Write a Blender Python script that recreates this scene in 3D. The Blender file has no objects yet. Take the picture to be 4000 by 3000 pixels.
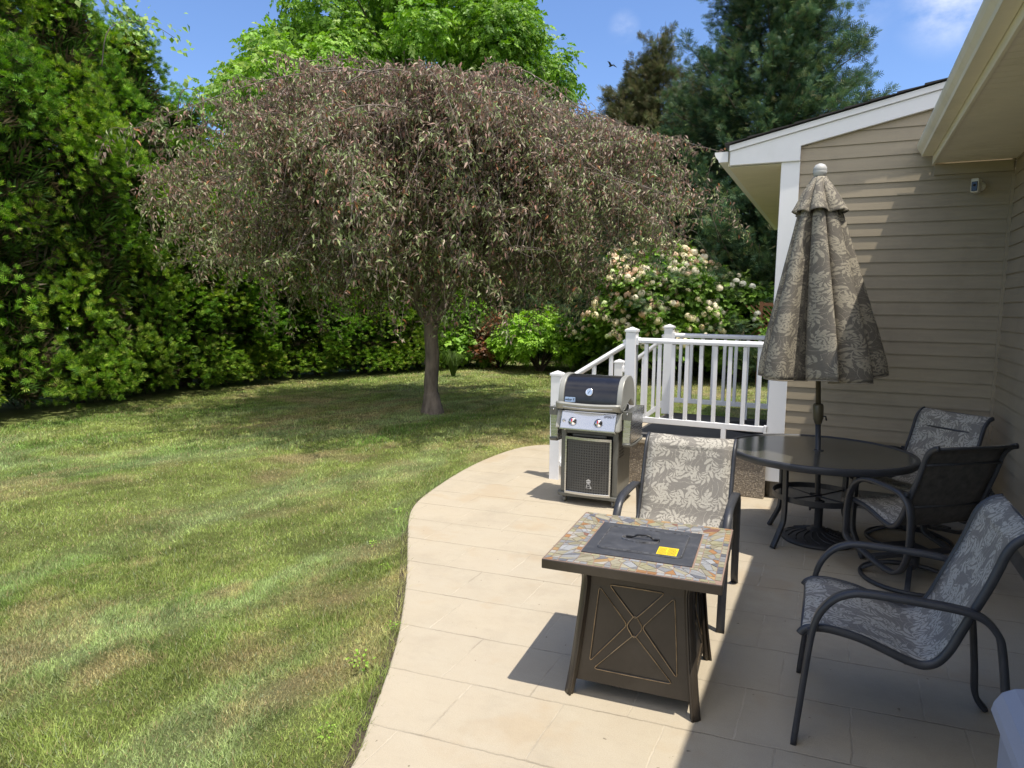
import bpy, math, random
import numpy as np
from mathutils import Vector, Matrix

# ------------------------------------------------------------------ camera, light, exposure
S = bpy.context.scene
COL = S.collection
CAM_H = 1.72
cd = bpy.data.cameras.new('camera')
cam = bpy.data.objects.new('camera', cd); COL.objects.link(cam)
cd.sensor_width = 36.0; cd.lens = 24.263; cd.clip_start = 0.05; cd.clip_end = 2000
_r = Vector((0.90331623, 0.42874064, 0.01418661)); _u = Vector((-0.06059915, 0.09479779, 0.9936504)); _f = Vector((-0.42467345, 0.89844023, -0.1116137))
cam.matrix_world = Matrix(((_r.x, _u.x, -_f.x, 0), (_r.y, _u.y, -_f.y, 0), (_r.z, _u.z, -_f.z, CAM_H), (0, 0, 0, 1)))
S.camera = cam
S.view_settings.view_transform = 'Standard'; S.view_settings.look = 'None'
S.view_settings.exposure = 0.42; S.view_settings.gamma = 1.0; S.view_settings.use_curve_mapping = False
S.cycles.max_bounces = 8; S.cycles.diffuse_bounces = 4; S.cycles.transparent_max_bounces = 8

LIGHT = Vector((-0.305, 0.112, -1.0)).normalized()
SUN_EL = math.asin(-LIGHT.z); SUN_AZ = math.atan2(-LIGHT.x, -LIGHT.y)
sd = bpy.data.lights.new('sun', 'SUN'); sd.energy = 4.1; sd.angle = math.radians(0.53); sd.color = (1.0, 0.93, 0.82)
sun = bpy.data.objects.new('sun', sd); COL.objects.link(sun)
sun.rotation_euler = LIGHT.to_track_quat('-Z', 'Y').to_euler()

W = bpy.data.worlds.new('World'); S.world = W; W.use_nodes = True
wt = W.node_tree; wn = wt.nodes; wl = wt.links
for n in list(wn): wn.remove(n)
w_out = wn.new('ShaderNodeOutputWorld'); w_bg = wn.new('ShaderNodeBackground')
w_sky = wn.new('ShaderNodeTexSky'); w_sky.sky_type = 'NISHITA'; w_sky.sun_disc = False
w_sky.sun_elevation = SUN_EL; w_sky.sun_rotation = SUN_AZ
w_sky.air_density = 1.0; w_sky.dust_density = 0.6; w_sky.ozone_density = 2.2
w_bg.inputs['Strength'].default_value = 0.14
# thin fair-weather cloud wisps, as patches on the dome of the sky
w_tc = wn.new('ShaderNodeTexCoord')
def w_math(op, a, b=None, clamp=False):
    n = wn.new('ShaderNodeMath'); n.operation = op; n.use_clamp = clamp
    for i, v in enumerate((a, b)):
        if v is None: continue
        if isinstance(v, (int, float)): n.inputs[i].default_value = v
        else: wl.new(v, n.inputs[i])
    return n.outputs[0]
w_nz = wn.new('ShaderNodeTexNoise'); w_nz.inputs['Scale'].default_value = 9.0; w_nz.inputs['Detail'].default_value = 7.0; w_nz.inputs['Roughness'].default_value = 0.62
w_mp = wn.new('ShaderNodeMapping'); w_mp.inputs['Scale'].default_value = (1.0, 1.0, 1.6)
wl.new(w_tc.outputs['Generated'], w_mp.inputs['Vector']); wl.new(w_mp.outputs[0], w_nz.inputs['Vector'])
def cloud_at(px, py, inner, outer, gain):
    d = ((px - 2000) / 2695.9 * _r - (py - 1500) / 2695.9 * _u + _f).normalized()
    vm = wn.new('ShaderNodeVectorMath'); vm.operation = 'DISTANCE'
    wl.new(w_tc.outputs['Generated'], vm.inputs[0]); vm.inputs[1].default_value = d
    mr = wn.new('ShaderNodeMapRange'); mr.interpolation_type = 'SMOOTHSTEP'
    mr.inputs['From Min'].default_value = outer; mr.inputs['From Max'].default_value = inner
    wl.new(vm.outputs['Value'], mr.inputs['Value'])
    return w_math('MULTIPLY', mr.outputs[0], gain)
w_mask = w_math('MAXIMUM', cloud_at(3740, -25, 0.0, 0.075, 1.0), cloud_at(2437, 105, 0.0, 0.024, 0.5))
w_mask = w_math('MAXIMUM', w_mask, cloud_at(3400, 20, 0.0, 0.05, 0.25))
w_v = w_math('MULTIPLY', w_math('SUBTRACT', w_nz.outputs['Fac'], 0.38, True), 3.0)
w_fac = w_math('MULTIPLY', w_mask, w_v, True)
w_mix = wn.new('ShaderNodeMix'); w_mix.data_type = 'RGBA'
w_tint = wn.new('ShaderNodeMix'); w_tint.data_type = 'RGBA'; w_tint.blend_type = 'MULTIPLY'; w_tint.inputs['Factor'].default_value = 1.0
wl.new(w_sky.outputs[0], w_tint.inputs['A']); w_tint.inputs['B'].default_value = (0.80, 0.91, 1.12, 1)
wl.new(w_fac, w_mix.inputs['Factor']); wl.new(w_tint.outputs['Result'], w_mix.inputs['A']); w_mix.inputs['B'].default_value = (6.3, 6.5, 7.1, 1)
# unseen bright cloud bank behind the camera, added high south-east as fill light
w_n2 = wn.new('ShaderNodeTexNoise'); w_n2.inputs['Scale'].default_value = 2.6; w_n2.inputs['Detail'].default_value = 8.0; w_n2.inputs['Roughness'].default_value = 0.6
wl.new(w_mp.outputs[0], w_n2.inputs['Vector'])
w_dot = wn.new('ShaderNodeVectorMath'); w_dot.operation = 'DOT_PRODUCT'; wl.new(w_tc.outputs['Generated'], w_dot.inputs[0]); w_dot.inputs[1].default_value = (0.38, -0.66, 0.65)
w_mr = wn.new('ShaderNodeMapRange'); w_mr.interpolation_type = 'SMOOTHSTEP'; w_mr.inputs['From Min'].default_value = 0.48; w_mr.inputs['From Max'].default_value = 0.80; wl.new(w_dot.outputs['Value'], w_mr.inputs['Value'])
w_fill_cloud = w_math('MULTIPLY', w_math('MULTIPLY', w_math('SUBTRACT', w_n2.outputs['Fac'], 0.36, True), 5.0, True), w_mr.outputs[0], True)
w_mix2 = wn.new('ShaderNodeMix'); w_mix2.data_type = 'RGBA'; wl.new(w_fill_cloud, w_mix2.inputs['Factor']); wl.new(w_mix.outputs['Result'], w_mix2.inputs['A']); w_mix2.inputs['B'].default_value = (10.5, 10.0, 9.4, 1)
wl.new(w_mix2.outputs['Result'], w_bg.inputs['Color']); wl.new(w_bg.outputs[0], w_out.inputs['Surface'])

# ------------------------------------------------------------------ object helpers
def tag(o, label=None, cat=None, group=None, kind=None):
    if label: o['label'] = label
    if cat: o['category'] = cat
    if group: o['group'] = group
    if kind: o['kind'] = kind
    return o
def thing(name, label, cat, loc=(0, 0, 0), rz=0.0, group=None):
    o = bpy.data.objects.new(name, None); COL.objects.link(o)
    o.location = loc; o.rotation_euler = (0, 0, rz); o.empty_display_size = 0.1
    return tag(o, label, cat, group)
def copy_tree(o, loc=None, rz=None, label=None, scale=None, parent=None):
    c = o.copy(); COL.objects.link(c)
    if parent: c.parent = parent
    if loc is not None: c.location = loc
    if rz is not None: c.rotation_euler = (0, 0, rz)
    if scale is not None: c.scale = scale
    if label: c['label'] = label
    for ch in list(o.children): copy_tree(ch, parent=c)
    return c
def link_mesh(name, me, m, parent=None, world=False, bevel=0.0, seg=2, solid=0.0):
    o = bpy.data.objects.new(name, me); COL.objects.link(o)
    if m is not None: me.materials.append(m)
    if parent is not None:
        o.parent = parent
        if world: o.location = -Vector(parent.location)
    if solid:
        md = o.modifiers.new('solid', 'SOLIDIFY'); md.thickness = solid; md.offset = 0
    if bevel:
        md = o.modifiers.new('bevel', 'BEVEL'); md.width = bevel; md.segments = seg; md.limit_method = 'ANGLE'; md.angle_limit = math.radians(40)
    return o

def smooth_path(pts, n=8, closed=False):
    P = [Vector(p) for p in pts]; out = []; m = len(P)
    rng = range(m if closed else m - 1)
    for i in rng:
        if closed: p0, p1, p2, p3 = P[i - 1], P[i], P[(i + 1) % m], P[(i + 2) % m]
        else: p0, p1, p2, p3 = P[max(i - 1, 0)], P[i], P[i + 1], P[min(i + 2, m - 1)]
        for k in range(n):
            t = k / n
            out.append(0.5 * ((2 * p1) + (p2 - p0) * t + (2 * p0 - 5 * p1 + 4 * p2 - p3) * t * t + (3 * p1 - p0 - 3 * p2 + p3) * t ** 3))
    if not closed: out.append(P[-1])
    return out
def oval(rx, ry, n=12):
    return [(rx * math.cos(2 * math.pi * i / n), ry * math.sin(2 * math.pi * i / n)) for i in range(n)]
def rrect(hx, hy, r, n=3):
    out = []
    for cx, cy, a0 in ((hx - r, hy - r, 0), (-hx + r, hy - r, 90), (-hx + r, -hy + r, 180), (hx - r, -hy + r, 270)):
        for k in range(n + 1):
            a = math.radians(a0 + 90 * k / n); out.append((cx + r * math.cos(a), cy + r * math.sin(a)))
    return out

class MB:
    def __init__(s): s.v = []; s.f = []; s.sm = []; s.uv = {}
    def add(s, vs, fs, smooth=False, uv=None):
        b = len(s.v); s.v += [tuple(v) for v in vs]
        for f in fs: s.f.append(tuple(i + b for i in f)); s.sm.append(smooth)
        if uv:
            for i, t in enumerate(uv): s.uv[b + i] = t
        return s
    def box(s, c, d, M=None):
        x, y, z = c; a, b, e = d[0] / 2, d[1] / 2, d[2] / 2
        vs = [Vector((x + i * a, y + j * b, z + k * e)) for k in (-1, 1) for j in (-1, 1) for i in (-1, 1)]
        if M: vs = [M @ v for v in vs]
        return s.add(vs, [(0, 2, 3, 1), (4, 5, 7, 6), (0, 1, 5, 4), (2, 6, 7, 3), (0, 4, 6, 2), (1, 3, 7, 5)])
    def hexa(s, bot, top):     # two quads of 4 corners each, counter-clockwise from above
        return s.add(list(bot) + list(top), [(3, 2, 1, 0), (4, 5, 6, 7), (0, 1, 5, 4), (1, 2, 6, 5), (2, 3, 7, 6), (3, 0, 4, 7)])
    def prism(s, poly, a, b, f):  # extrude a 2D polygon from a to b; f maps (u, v, w) to a point
        n = len(poly); vs = [f(u, v, a) for u, v in poly] + [f(u, v, b) for u, v in poly]
        fs = [tuple(range(n - 1, -1, -1)), tuple(range(n, 2 * n))] + [(i, (i + 1) % n, n + (i + 1) % n, n + i) for i in range(n)]
        return s.add(vs, fs)
    def sweep(s, path, prof, side=None, closed=False, smooth=True, scale=None, cap=True):
        P = [Vector(p) for p in path]; n = len(P); m = len(prof); vs = []
        prev = None
        for i in range(n):
            if closed: t = P[(i + 1) % n] - P[i - 1]
            else: t = P[min(i + 1, n - 1)] - P[max(i - 1, 0)]
            t.normalize()
            if side is not None: b = Vector(side)
            else: b = prev if prev is not None else (Vector((0, 0, 1)) if abs(t.z) < 0.9 else Vector((1, 0, 0)))
            b = b - t * b.dot(t)
            if b.length < 1e-6: b = Vector((1, 0, 0)) - t * t.x
            b.normalize(); prev = b; nn = t.cross(b)
            k = scale[i] if scale else 1.0
            vs += [P[i] + b * (u * k) + nn * (v * k) for u, v in prof]
        fs = []
        for i in range(n if closed else n - 1):
            j = (i + 1) % n
            fs += [(i * m + q, i * m + (q + 1) % m, j * m + (q + 1) % m, j * m + q) for q in range(m)]
        if cap and not closed: fs += [tuple(range(m - 1, -1, -1)), tuple((n - 1) * m + q for q in range(m))]
        return s.add(vs, fs, smooth)
    def tube(s, path, r, n=10, closed=False, scale=None): return s.sweep(path, oval(r, r, n), closed=closed, scale=scale)
    def lathe(s, prof, n=32, c=(0, 0, 0), M=None, smooth=True):
        vs = []; fs = []; m = len(prof)
        for i in range(n):
            a = 2 * math.pi * i / n
            for r, z in prof:
                v = Vector((c[0] + r * math.cos(a), c[1] + r * math.sin(a), c[2] + z)); vs.append(M @ v if M else v)
        for i in range(n):
            j = (i + 1) % n
            fs += [(i * m + q, j * m + q, j * m + q + 1, i * m + q + 1) for q in range(m - 1)]
        return s.add(vs, fs, smooth)
    def mesh(s, name):
        me = bpy.data.meshes.new(name); me.from_pydata(s.v, [], s.f); me.update()
        me.polygons.foreach_set('use_smooth', s.sm)
        if s.uv:
            ul = me.uv_layers.new(name='UVMap')
            idx = np.empty(len(me.loops), np.int32); me.loops.foreach_get('vertex_index', idx)
            t = np.zeros((len(s.v), 2), np.float32)
            for k, q in s.uv.items(): t[k] = q
            ul.data.foreach_set('uv', t[idx].ravel())
        return me
    def obj(s, name, m, parent=None, **k): return link_mesh(name, s.mesh(name), m, parent, **k)
    def objs(s, name, m, parent=None, **k):      # one object for each connected piece
        par = list(range(len(s.v)))
        def find(i):
            while par[i] != i: par[i] = par[par[i]]; i = par[i]
            return i
        for f in s.f:
            for i in f[1:]: par[find(i)] = find(f[0])
        groups = {}
        for f, sm in zip(s.f, s.sm): groups.setdefault(find(f[0]), []).append((f, sm))
        out = []
        for fs in groups.values():
            c = MB(); ids = sorted({i for f, _ in fs for i in f}); mp = {i: j for j, i in enumerate(ids)}
            c.v = [s.v[i] for i in ids]; c.f = [tuple(mp[i] for i in f) for f, _ in fs]; c.sm = [q for _, q in fs]
            out.append(c.obj(name, m, parent, **k))
        return out

def np_mesh(name, V, F, C=None, smooth=False):
    V = np.asarray(V, np.float32); F = np.asarray(F, np.int32)
    me = bpy.data.meshes.new(name)
    me.vertices.add(len(V)); me.vertices.foreach_set('co', V.ravel())
    k = F.shape[1]
    me.loops.add(F.size); me.loops.foreach_set('vertex_index', F.ravel())
    me.polygons.add(len(F)); me.polygons.foreach_set('loop_start', np.arange(0, F.size, k, dtype=np.int32))
    if smooth: me.polygons.foreach_set('use_smooth', np.ones(len(F), bool))
    if C is not None:
        at = me.color_attributes.new('Col', 'FLOAT_COLOR', 'POINT')
        C4 = np.ones((len(V), 4), np.float32); C4[:, :3] = C; at.data.foreach_set('color', C4.ravel())
    me.update(); me.validate()
    return me
def unit(a): return a / np.maximum(np.linalg.norm(a, axis=-1, keepdims=True), 1e-9)
def inst(tpl, pos, Y, Z, sc, col):
    """copies of a small template (verts, tris) merged into arrays; Y is its long axis, Z its face normal"""
    tv, tf = tpl; M = len(pos); n = len(tv)
    Y = unit(Y); X = unit(np.cross(Y, Z)); Z = np.cross(X, Y)
    sc = np.asarray(sc).reshape(-1, 1, 1) * np.ones((M, 1, 1))
    V = pos[:, None, :] + sc * (tv[None, :, 0:1] * X[:, None] + tv[None, :, 1:2] * Y[:, None] + tv[None, :, 2:3] * Z[:, None])
    F = (np.asarray(tf)[None] + (np.arange(M) * n)[:, None, None]).reshape(-1, len(tf[0]))
    return V.reshape(-1, 3), F, np.repeat(col, n, axis=0)
def join_np(parts):
    Vs, Fs, Cs = [], [], []; b = 0
    for V, F, C in parts: Vs.append(V); Fs.append(F + b); Cs.append(C); b += len(V)
    return np.concatenate(Vs), np.concatenate(Fs), np.concatenate(Cs)

# ------------------------------------------------------------------ materials
class NT:
    def __init__(s, name):
        s.m = bpy.data.materials.new(name); s.m.use_nodes = True; s.t = s.m.node_tree; s.n = s.t.nodes; s.l = s.t.links
        s.b = s.n['Principled BSDF']; s.out = s.n['Material Output']
    def new(s, t, **k):
        n = s.n.new('ShaderNode' + t)
        for a, v in k.items():
            if a in n.inputs: s.put(n.inputs[a], v)
            else: setattr(n, a, v)
        return n
    def put(s, sock, v):
        if isinstance(v, bpy.types.NodeSocket): s.l.new(v, sock)
        else: sock.default_value = v
    def math(s, op, a, b=None, c=None, clamp=False):
        n = s.n.new('ShaderNodeMath'); n.operation = op; n.use_clamp = clamp
        for i, v in enumerate((a, b, c)):
            if v is not None: s.put(n.inputs[i], v)
        return n.outputs[0]
    def mix(s, f, a, b, blend='MIX'):
        n = s.n.new('ShaderNodeMix'); n.data_type = 'RGBA'; n.blend_type = blend; n.clamp_factor = True
        s.put(n.inputs['Factor'], f)
        for k, v in (('A', a), ('B', b)): s.put(n.inputs[k], v if isinstance(v, bpy.types.NodeSocket) else (*v, 1))
        return n.outputs['Result']
    def noise(s, scale, detail=4, rough=0.55, vec=None, stretch=None):
        if vec is None: vec = s.coord()
        if stretch:
            mp = s.new('Mapping'); mp.inputs['Scale'].default_value = stretch; s.l.new(vec, mp.inputs['Vector']); vec = mp.outputs[0]
        n = s.new('TexNoise'); n.inputs['Scale'].default_value = scale; n.inputs['Detail'].default_value = detail; n.inputs['Roughness'].default_value = rough
        s.l.new(vec, n.inputs['Vector']); return n.outputs['Fac']
    def coord(s, w='Object'):
        if not hasattr(s, 'tc'): s.tc = s.new('TexCoord')
        return s.tc.outputs[w]
    def ramp(s, v, a, b):
        n = s.new('MapRange'); n.clamp = True; n.inputs['From Min'].default_value = a; n.inputs['From Max'].default_value = b
        s.put(n.inputs['Value'], v); return n.outputs[0]
    def base(s, c, rough=0.5, metal=0.0, spec=0.5):
        s.put(s.b.inputs['Base Color'], c if isinstance(c, bpy.types.NodeSocket) else (*c, 1))
        s.put(s.b.inputs['Roughness'], rough); s.put(s.b.inputs['Metallic'], metal); s.put(s.b.inputs['Specular IOR Level'], spec)
        return s
    def bump(s, h, strength=0.3, dist=0.01):
        n = s.new('Bump'); n.inputs['Strength'].default_value = strength; n.inputs['Distance'].default_value = dist
        s.l.new(h, n.inputs['Height']); s.l.new(n.outputs[0], s.b.inputs['Normal']); return s
def plain(name, col, rough=0.5, metal=0.0, var=0.12, scale=6.0, bump=0.0, bscale=120, spec=0.5, stretch=None, dirt=None, dirt_amt=0.4, dscale=3.0):
    t = NT(name)
    f = t.ramp(t.noise(scale, 5, 0.6, stretch=stretch), 0.3, 0.7)
    c = t.mix(f, tuple(x * (1 - var) for x in col), tuple(min(1, x * (1 + var)) for x in col))
    if dirt: c = t.mix(t.math('MULTIPLY', t.ramp(t.noise(dscale, 6, 0.65), 0.5, 0.72), dirt_amt), c, dirt)
    t.base(c, t.math('ADD', t.math('MULTIPLY', f, 0.12), rough - 0.06), metal, spec)
    if bump: t.bump(t.noise(bscale, 3, stretch=stretch), bump, 0.004)
    return t.m
def leafmat(name, trans=0.3, rough=0.5, spec=0.35):
    t = NT(name)
    a = t.new('Attribute', attribute_name='Col')
    t.base(a.outputs['Color'], rough, 0, spec)
    tr = t.new('BsdfTranslucent'); hs = t.new('HueSaturation'); hs.inputs['Saturation'].default_value = 1.1; hs.inputs['Value'].default_value = 1.35
    t.l.new(a.outputs['Color'], hs.inputs['Color']); t.l.new(hs.outputs[0], tr.inputs['Color'])
    mx = t.new('MixShader'); mx.inputs[0].default_value = trans
    t.l.new(t.b.outputs[0], mx.inputs[1]); t.l.new(tr.outputs[0], mx.inputs[2]); t.l.new(mx.outputs[0], t.out.inputs['Surface'])
    return t.m
def fabric(name, dark, light, s=0.17, rough=0.75, trans=0.0, weave=(60, 700, 1)):
    """woven cloth with acanthus sprigs, laid out in UV metres"""
    t = NT(name); uv = t.coord('UV'); best = None
    wob = t.new('TexNoise'); wob.inputs['Scale'].default_value = 60; wob.inputs['Detail'].default_value = 2; t.l.new(uv, wob.inputs['Vector'])
    wv = t.new('VectorMath', operation='MULTIPLY_ADD'); t.l.new(wob.outputs['Color'], wv.inputs[0]); wv.inputs[1].default_value = (.006,) * 3; t.l.new(uv, wv.inputs[2])
    for lay, (sc, off) in enumerate(((s, (0, 0, 0)), (s * 0.82, (0.43, 0.27, 0)))):
        mp = t.new('Mapping'); mp.inputs['Scale'].default_value = (1 / sc, 1 / sc, 1); mp.inputs['Location'].default_value = off; t.l.new(wv.outputs[0], mp.inputs['Vector'])
        sx = t.new('SeparateXYZ'); t.l.new(mp.outputs[0], sx.inputs[0])
        row = t.math('FLOOR', sx.outputs['Y'])
        x = t.math('ADD', sx.outputs['X'], t.math('MULTIPLY', t.math('MODULO', row, 2.0), 0.5))
        cx = t.math('FLOOR', x)
        cc = t.new('CombineXYZ', X=cx, Y=row, Z=float(lay)); wn_ = t.new('TexWhiteNoise', noise_dimensions='3D'); t.l.new(cc.outputs[0], wn_.inputs['Vector'])
        lx = t.math('SUBTRACT', t.math('FRACT', x), 0.5); ly = t.math('SUBTRACT', t.math('FRACT', sx.outputs['Y']), 0.5)
        flip = t.math('SUBTRACT', t.math('MULTIPLY', t.math('GREATER_THAN', wn_.outputs['Value'], 0.5), 2.0), 1.0)
        lv = t.new('CombineXYZ', X=t.math('MULTIPLY', lx, flip), Y=ly)
        vr = t.new('VectorRotate', rotation_type='Z_AXIS'); t.l.new(lv.outputs[0], vr.inputs['Vector'])
        t.put(vr.inputs['Angle'], t.math('MULTIPLY', wn_.outputs['Value'], 6.2832 if lay else 2.4))
        ps = t.new('SeparateXYZ'); t.l.new(vr.outputs[0], ps.inputs[0])
        x_, y_ = ps.outputs['X'], ps.outputs['Y']; R0, pit, Lf, Wd = 0.25, 0.150, 0.180, 0.056
        th_ = t.math('ARCTAN2', y_, x_); rr_ = t.math('SQRT', t.math('ADD', t.math('MULTIPLY', x_, x_), t.math('MULTIPLY', y_, y_)))
        w_ = t.math('SUBTRACT', rr_, t.math('SUBTRACT', R0, t.math('MULTIPLY', th_, 0.018))); q_ = t.math('ABSOLUTE', w_)
        ll = t.math('SUBTRACT', Lf, t.math('MULTIPLY', th_, 0.026)); k_ = t.math('DIVIDE', q_, ll)
        f_ = t.math('SUBTRACT', t.math('DIVIDE', t.math('SUBTRACT', t.math('MULTIPLY', th_, R0), t.math('MULTIPLY', q_, 0.75)), pit), t.math('MULTIPLY', t.math('SIGN', w_), 0.25))
        f_ = t.math('MULTIPLY', t.math('ABSOLUTE', t.math('SUBTRACT', t.math('FRACT', f_), 0.5)), pit)
        wid = t.math('MULTIPLY', t.math('MULTIPLY', k_, t.math('SUBTRACT', 1.0, k_)), 4 * Wd)
        d = t.math('DIVIDE', f_, t.math('MAXIMUM', wid, 0.004))
        d = t.math('MINIMUM', d, t.math('DIVIDE', q_, 0.012))
        d = t.math('ADD', d, t.math('MULTIPLY', t.math('GREATER_THAN', t.math('ABSOLUTE', th_), 2.5), 5.0))
        best = d if best is None else t.math('MINIMUM', best, d)
    mask = t.ramp(best, 1.05, 0.78)
    sx2 = t.new('SeparateXYZ'); t.l.new(uv, sx2.inputs[0])
    # thread lines and patchy weave
    wnz = t.noise(1.0, 3, 0.7, vec=uv, stretch=weave); wnz2 = t.noise(1.0, 2, 0.7, vec=uv, stretch=(420, 420, 1))
    vein = t.math('MULTIPLY', t.ramp(t.noise(90, 3, 0.7, vec=uv), 0.35, 0.6), 1.0)
    m2 = t.math('MULTIPLY', mask, t.math('ADD', 0.55, t.math('MULTIPLY', vein, 0.45)))
    c = t.mix(m2, dark, light)
    c = t.mix(t.math('MULTIPLY', t.ramp(wnz, 0.35, 0.65), 0.45), c, t.mix(0.5, c, light))
    c = t.mix(t.math('MULTIPLY', t.ramp(wnz2, 0.45, 0.75), 0.35), c, tuple(x * 0.6 for x in dark))
    t.base(c, rough, 0, 0.25)
    t.bump(t.math('ADD', wnz, t.math('MULTIPLY', mask, 0.4)), 0.35, 0.002)
    if trans:
        tr = t.new('BsdfTranslucent'); t.l.new(c, tr.inputs['Color']); mx = t.new('MixShader'); mx.inputs[0].default_value = trans
        t.l.new(t.b.outputs[0], mx.inputs[1]); t.l.new(tr.outputs[0], mx.inputs[2]); t.l.new(mx.outputs[0], t.out.inputs['Surface'])
    return t.m

M = {}
M['siding'] = plain('siding_paint', (0.34, 0.285, 0.20), 0.5, var=0.07, scale=2.5, bump=0.15, bscale=30, stretch=(1, 1, 12), dirt=(0.17, 0.14, 0.10), dirt_amt=0.25)
M['white_trim'] = plain('white_trim', (0.80, 0.81, 0.83), 0.45, var=0.03, scale=3, dirt=(0.5, 0.5, 0.5), dirt_amt=0.25)
M['vinyl'] = plain('white_vinyl', (0.82, 0.83, 0.85), 0.38, var=0.03, scale=5, dirt=(0.52, 0.53, 0.55), dirt_amt=0.22)
M['cream'] = plain('cream_metal', (0.76, 0.71, 0.57), 0.5, var=0.05, scale=4, dirt=(0.45, 0.41, 0.28), dirt_amt=0.3)
M['shingle'] = plain('roof_shingle', (0.035, 0.032, 0.032), 0.9, var=0.35, scale=40, bump=0.5, bscale=200)
M['found'] = plain('foundation_concrete', (0.20, 0.18, 0.15), 0.85, var=0.2, scale=8, bump=0.3, bscale=60)
M['char'] = plain('charcoal_powder_coat', (0.038, 0.040, 0.046), 0.42, var=0.15, scale=12, bump=0.12, bscale=400, dirt=(0.08, 0.075, 0.07), dirt_amt=0.35)
M['brown_metal'] = plain('bronze_paint', (0.050, 0.039, 0.028), 0.36, var=0.2, scale=7, bump=0.08, bscale=300, dirt=(0.10, 0.085, 0.065), dirt_amt=0.45)
M['gold_rub'] = plain('rubbed_gold_edge', (0.40, 0.28, 0.15), 0.4, 0.2, var=0.5, scale=25)
M['black_lid'] = plain('black_steel_lid', (0.055, 0.058, 0.066), 0.45, var=0.15, scale=8, dirt=(0.16, 0.16, 0.17), dirt_amt=0.35, dscale=14)
M['chalk'] = plain('weathered_chalk', (0.19, 0.19, 0.20), 0.8, var=0.75, scale=45)
M['black'] = plain('black_plastic', (0.018, 0.018, 0.02), 0.4, var=0.2)
M['enamel'] = plain('black_enamel', (0.014, 0.015, 0.021), 0.2, var=0.15, scale=10, dirt=(0.05, 0.05, 0.055), dirt_amt=0.25, dscale=9)
M['casting'] = plain('grey_casting', (0.34, 0.34, 0.31), 0.42, 0.25, var=0.06, bump=0.1, bscale=500)
M['cart'] = plain('grey_cart_paint', (0.135, 0.137, 0.125), 0.42, 0.2, var=0.08, dirt=(0.2, 0.19, 0.16), dirt_amt=0.25)
M['steel'] = plain('brushed_steel', (0.60, 0.61, 0.62), 0.26, 1.0, var=0.05, scale=5, bump=0.03, bscale=200, stretch=(1, 1, 30))
M['chrome'] = plain('chrome', (0.75, 0.75, 0.76), 0.12, 1.0, var=0.02)
M['red'] = plain('red_print', (0.55, 0.05, 0.05), 0.5)
M['badge'] = plain('badge_blue', (0.40, 0.52, 0.72), 0.3, 0.3)
M['ink'] = plain('black_ink', (0.015, 0.015, 0.02), 0.5)
M['pale_grey'] = plain('pale_grey_print', (0.55, 0.55, 0.55), 0.5)
M['yellow'] = plain('yellow_sticker', (0.80, 0.60, 0.02), 0.5, var=0.05)
M['yellow_ink'] = plain('sticker_ink', (0.22, 0.15, 0.02), 0.6)
M['olive_pole'] = plain('olive_pole_paint', (0.115, 0.095, 0.055), 0.42, 0.2, var=0.12, scale=20)
M['finial'] = plain('white_finial', (0.46, 0.46, 0.44), 0.5, var=0.08, dirt=(0.35, 0.35, 0.33), dirt_amt=0.4, dscale=30)
M['iron'] = plain('cast_resin_base', (0.035, 0.034, 0.036), 0.55, var=0.3, scale=15, bump=0.3, bscale=120)
M['resin'] = plain('blue_grey_resin', (0.33, 0.35, 0.42), 0.5, var=0.03, bump=0.15, bscale=350)
M['bark'] = plain('grey_bark', (0.20, 0.165, 0.135), 0.9, var=0.5, scale=11, bump=1.0, bscale=22, stretch=(1, 1, 0.25))
M['bark_dark'] = plain('dark_bark', (0.075, 0.058, 0.045), 0.9, var=0.4, scale=9, bump=0.8, bscale=22, stretch=(1, 1, 0.25))
M['twig'] = plain('grey_twig', (0.16, 0.13, 0.11), 0.8, var=0.3, scale=14)
M['white_plastic'] = plain('white_plastic', (0.66, 0.63, 0.54), 0.4, var=0.03)
M['dark_glass'] = plain('camera_glass', (0.01, 0.01, 0.012), 0.12)
M['mat'] = plain('rubber_mat', (0.018, 0.018, 0.02), 0.85, var=0.3, bump=0.4, bscale=150)
M['lattice'] = plain('rust_lattice_wood', (0.22, 0.10, 0.05), 0.8)
M['dryleaf'] = plain('dry_leaf', (0.20, 0.09, 0.04), 0.7)
M['soil'] = plain('soil', (0.06, 0.045, 0.03), 0.95, var=0.4, scale=30)
M['leaf'] = leafmat('leaf'); M['conifer'] = leafmat('conifer_spray', 0.24, 0.55, 0.25); M['bronze_leaf'] = leafmat('bronze_leaf', 0.22, 0.42, 0.35)
M['petal'] = leafmat('petal', 0.25, 0.7, 0.1); M['grass'] = leafmat('grass_blade', 0.28, 0.55, 0.25)
M['sling'] = fabric('sling_fabric', (0.20, 0.185, 0.165), (0.52, 0.49, 0.42), 0.20, trans=0.0)
M['sling_reverse'] = plain('sling_reverse', (0.075, 0.068, 0.06), 0.8, var=0.35, scale=22)
M['canopy'] = fabric('canopy_fabric', (0.125, 0.112, 0.096), (0.37, 0.335, 0.26), 0.20, trans=0.0, weave=(600, 70, 1))

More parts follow.
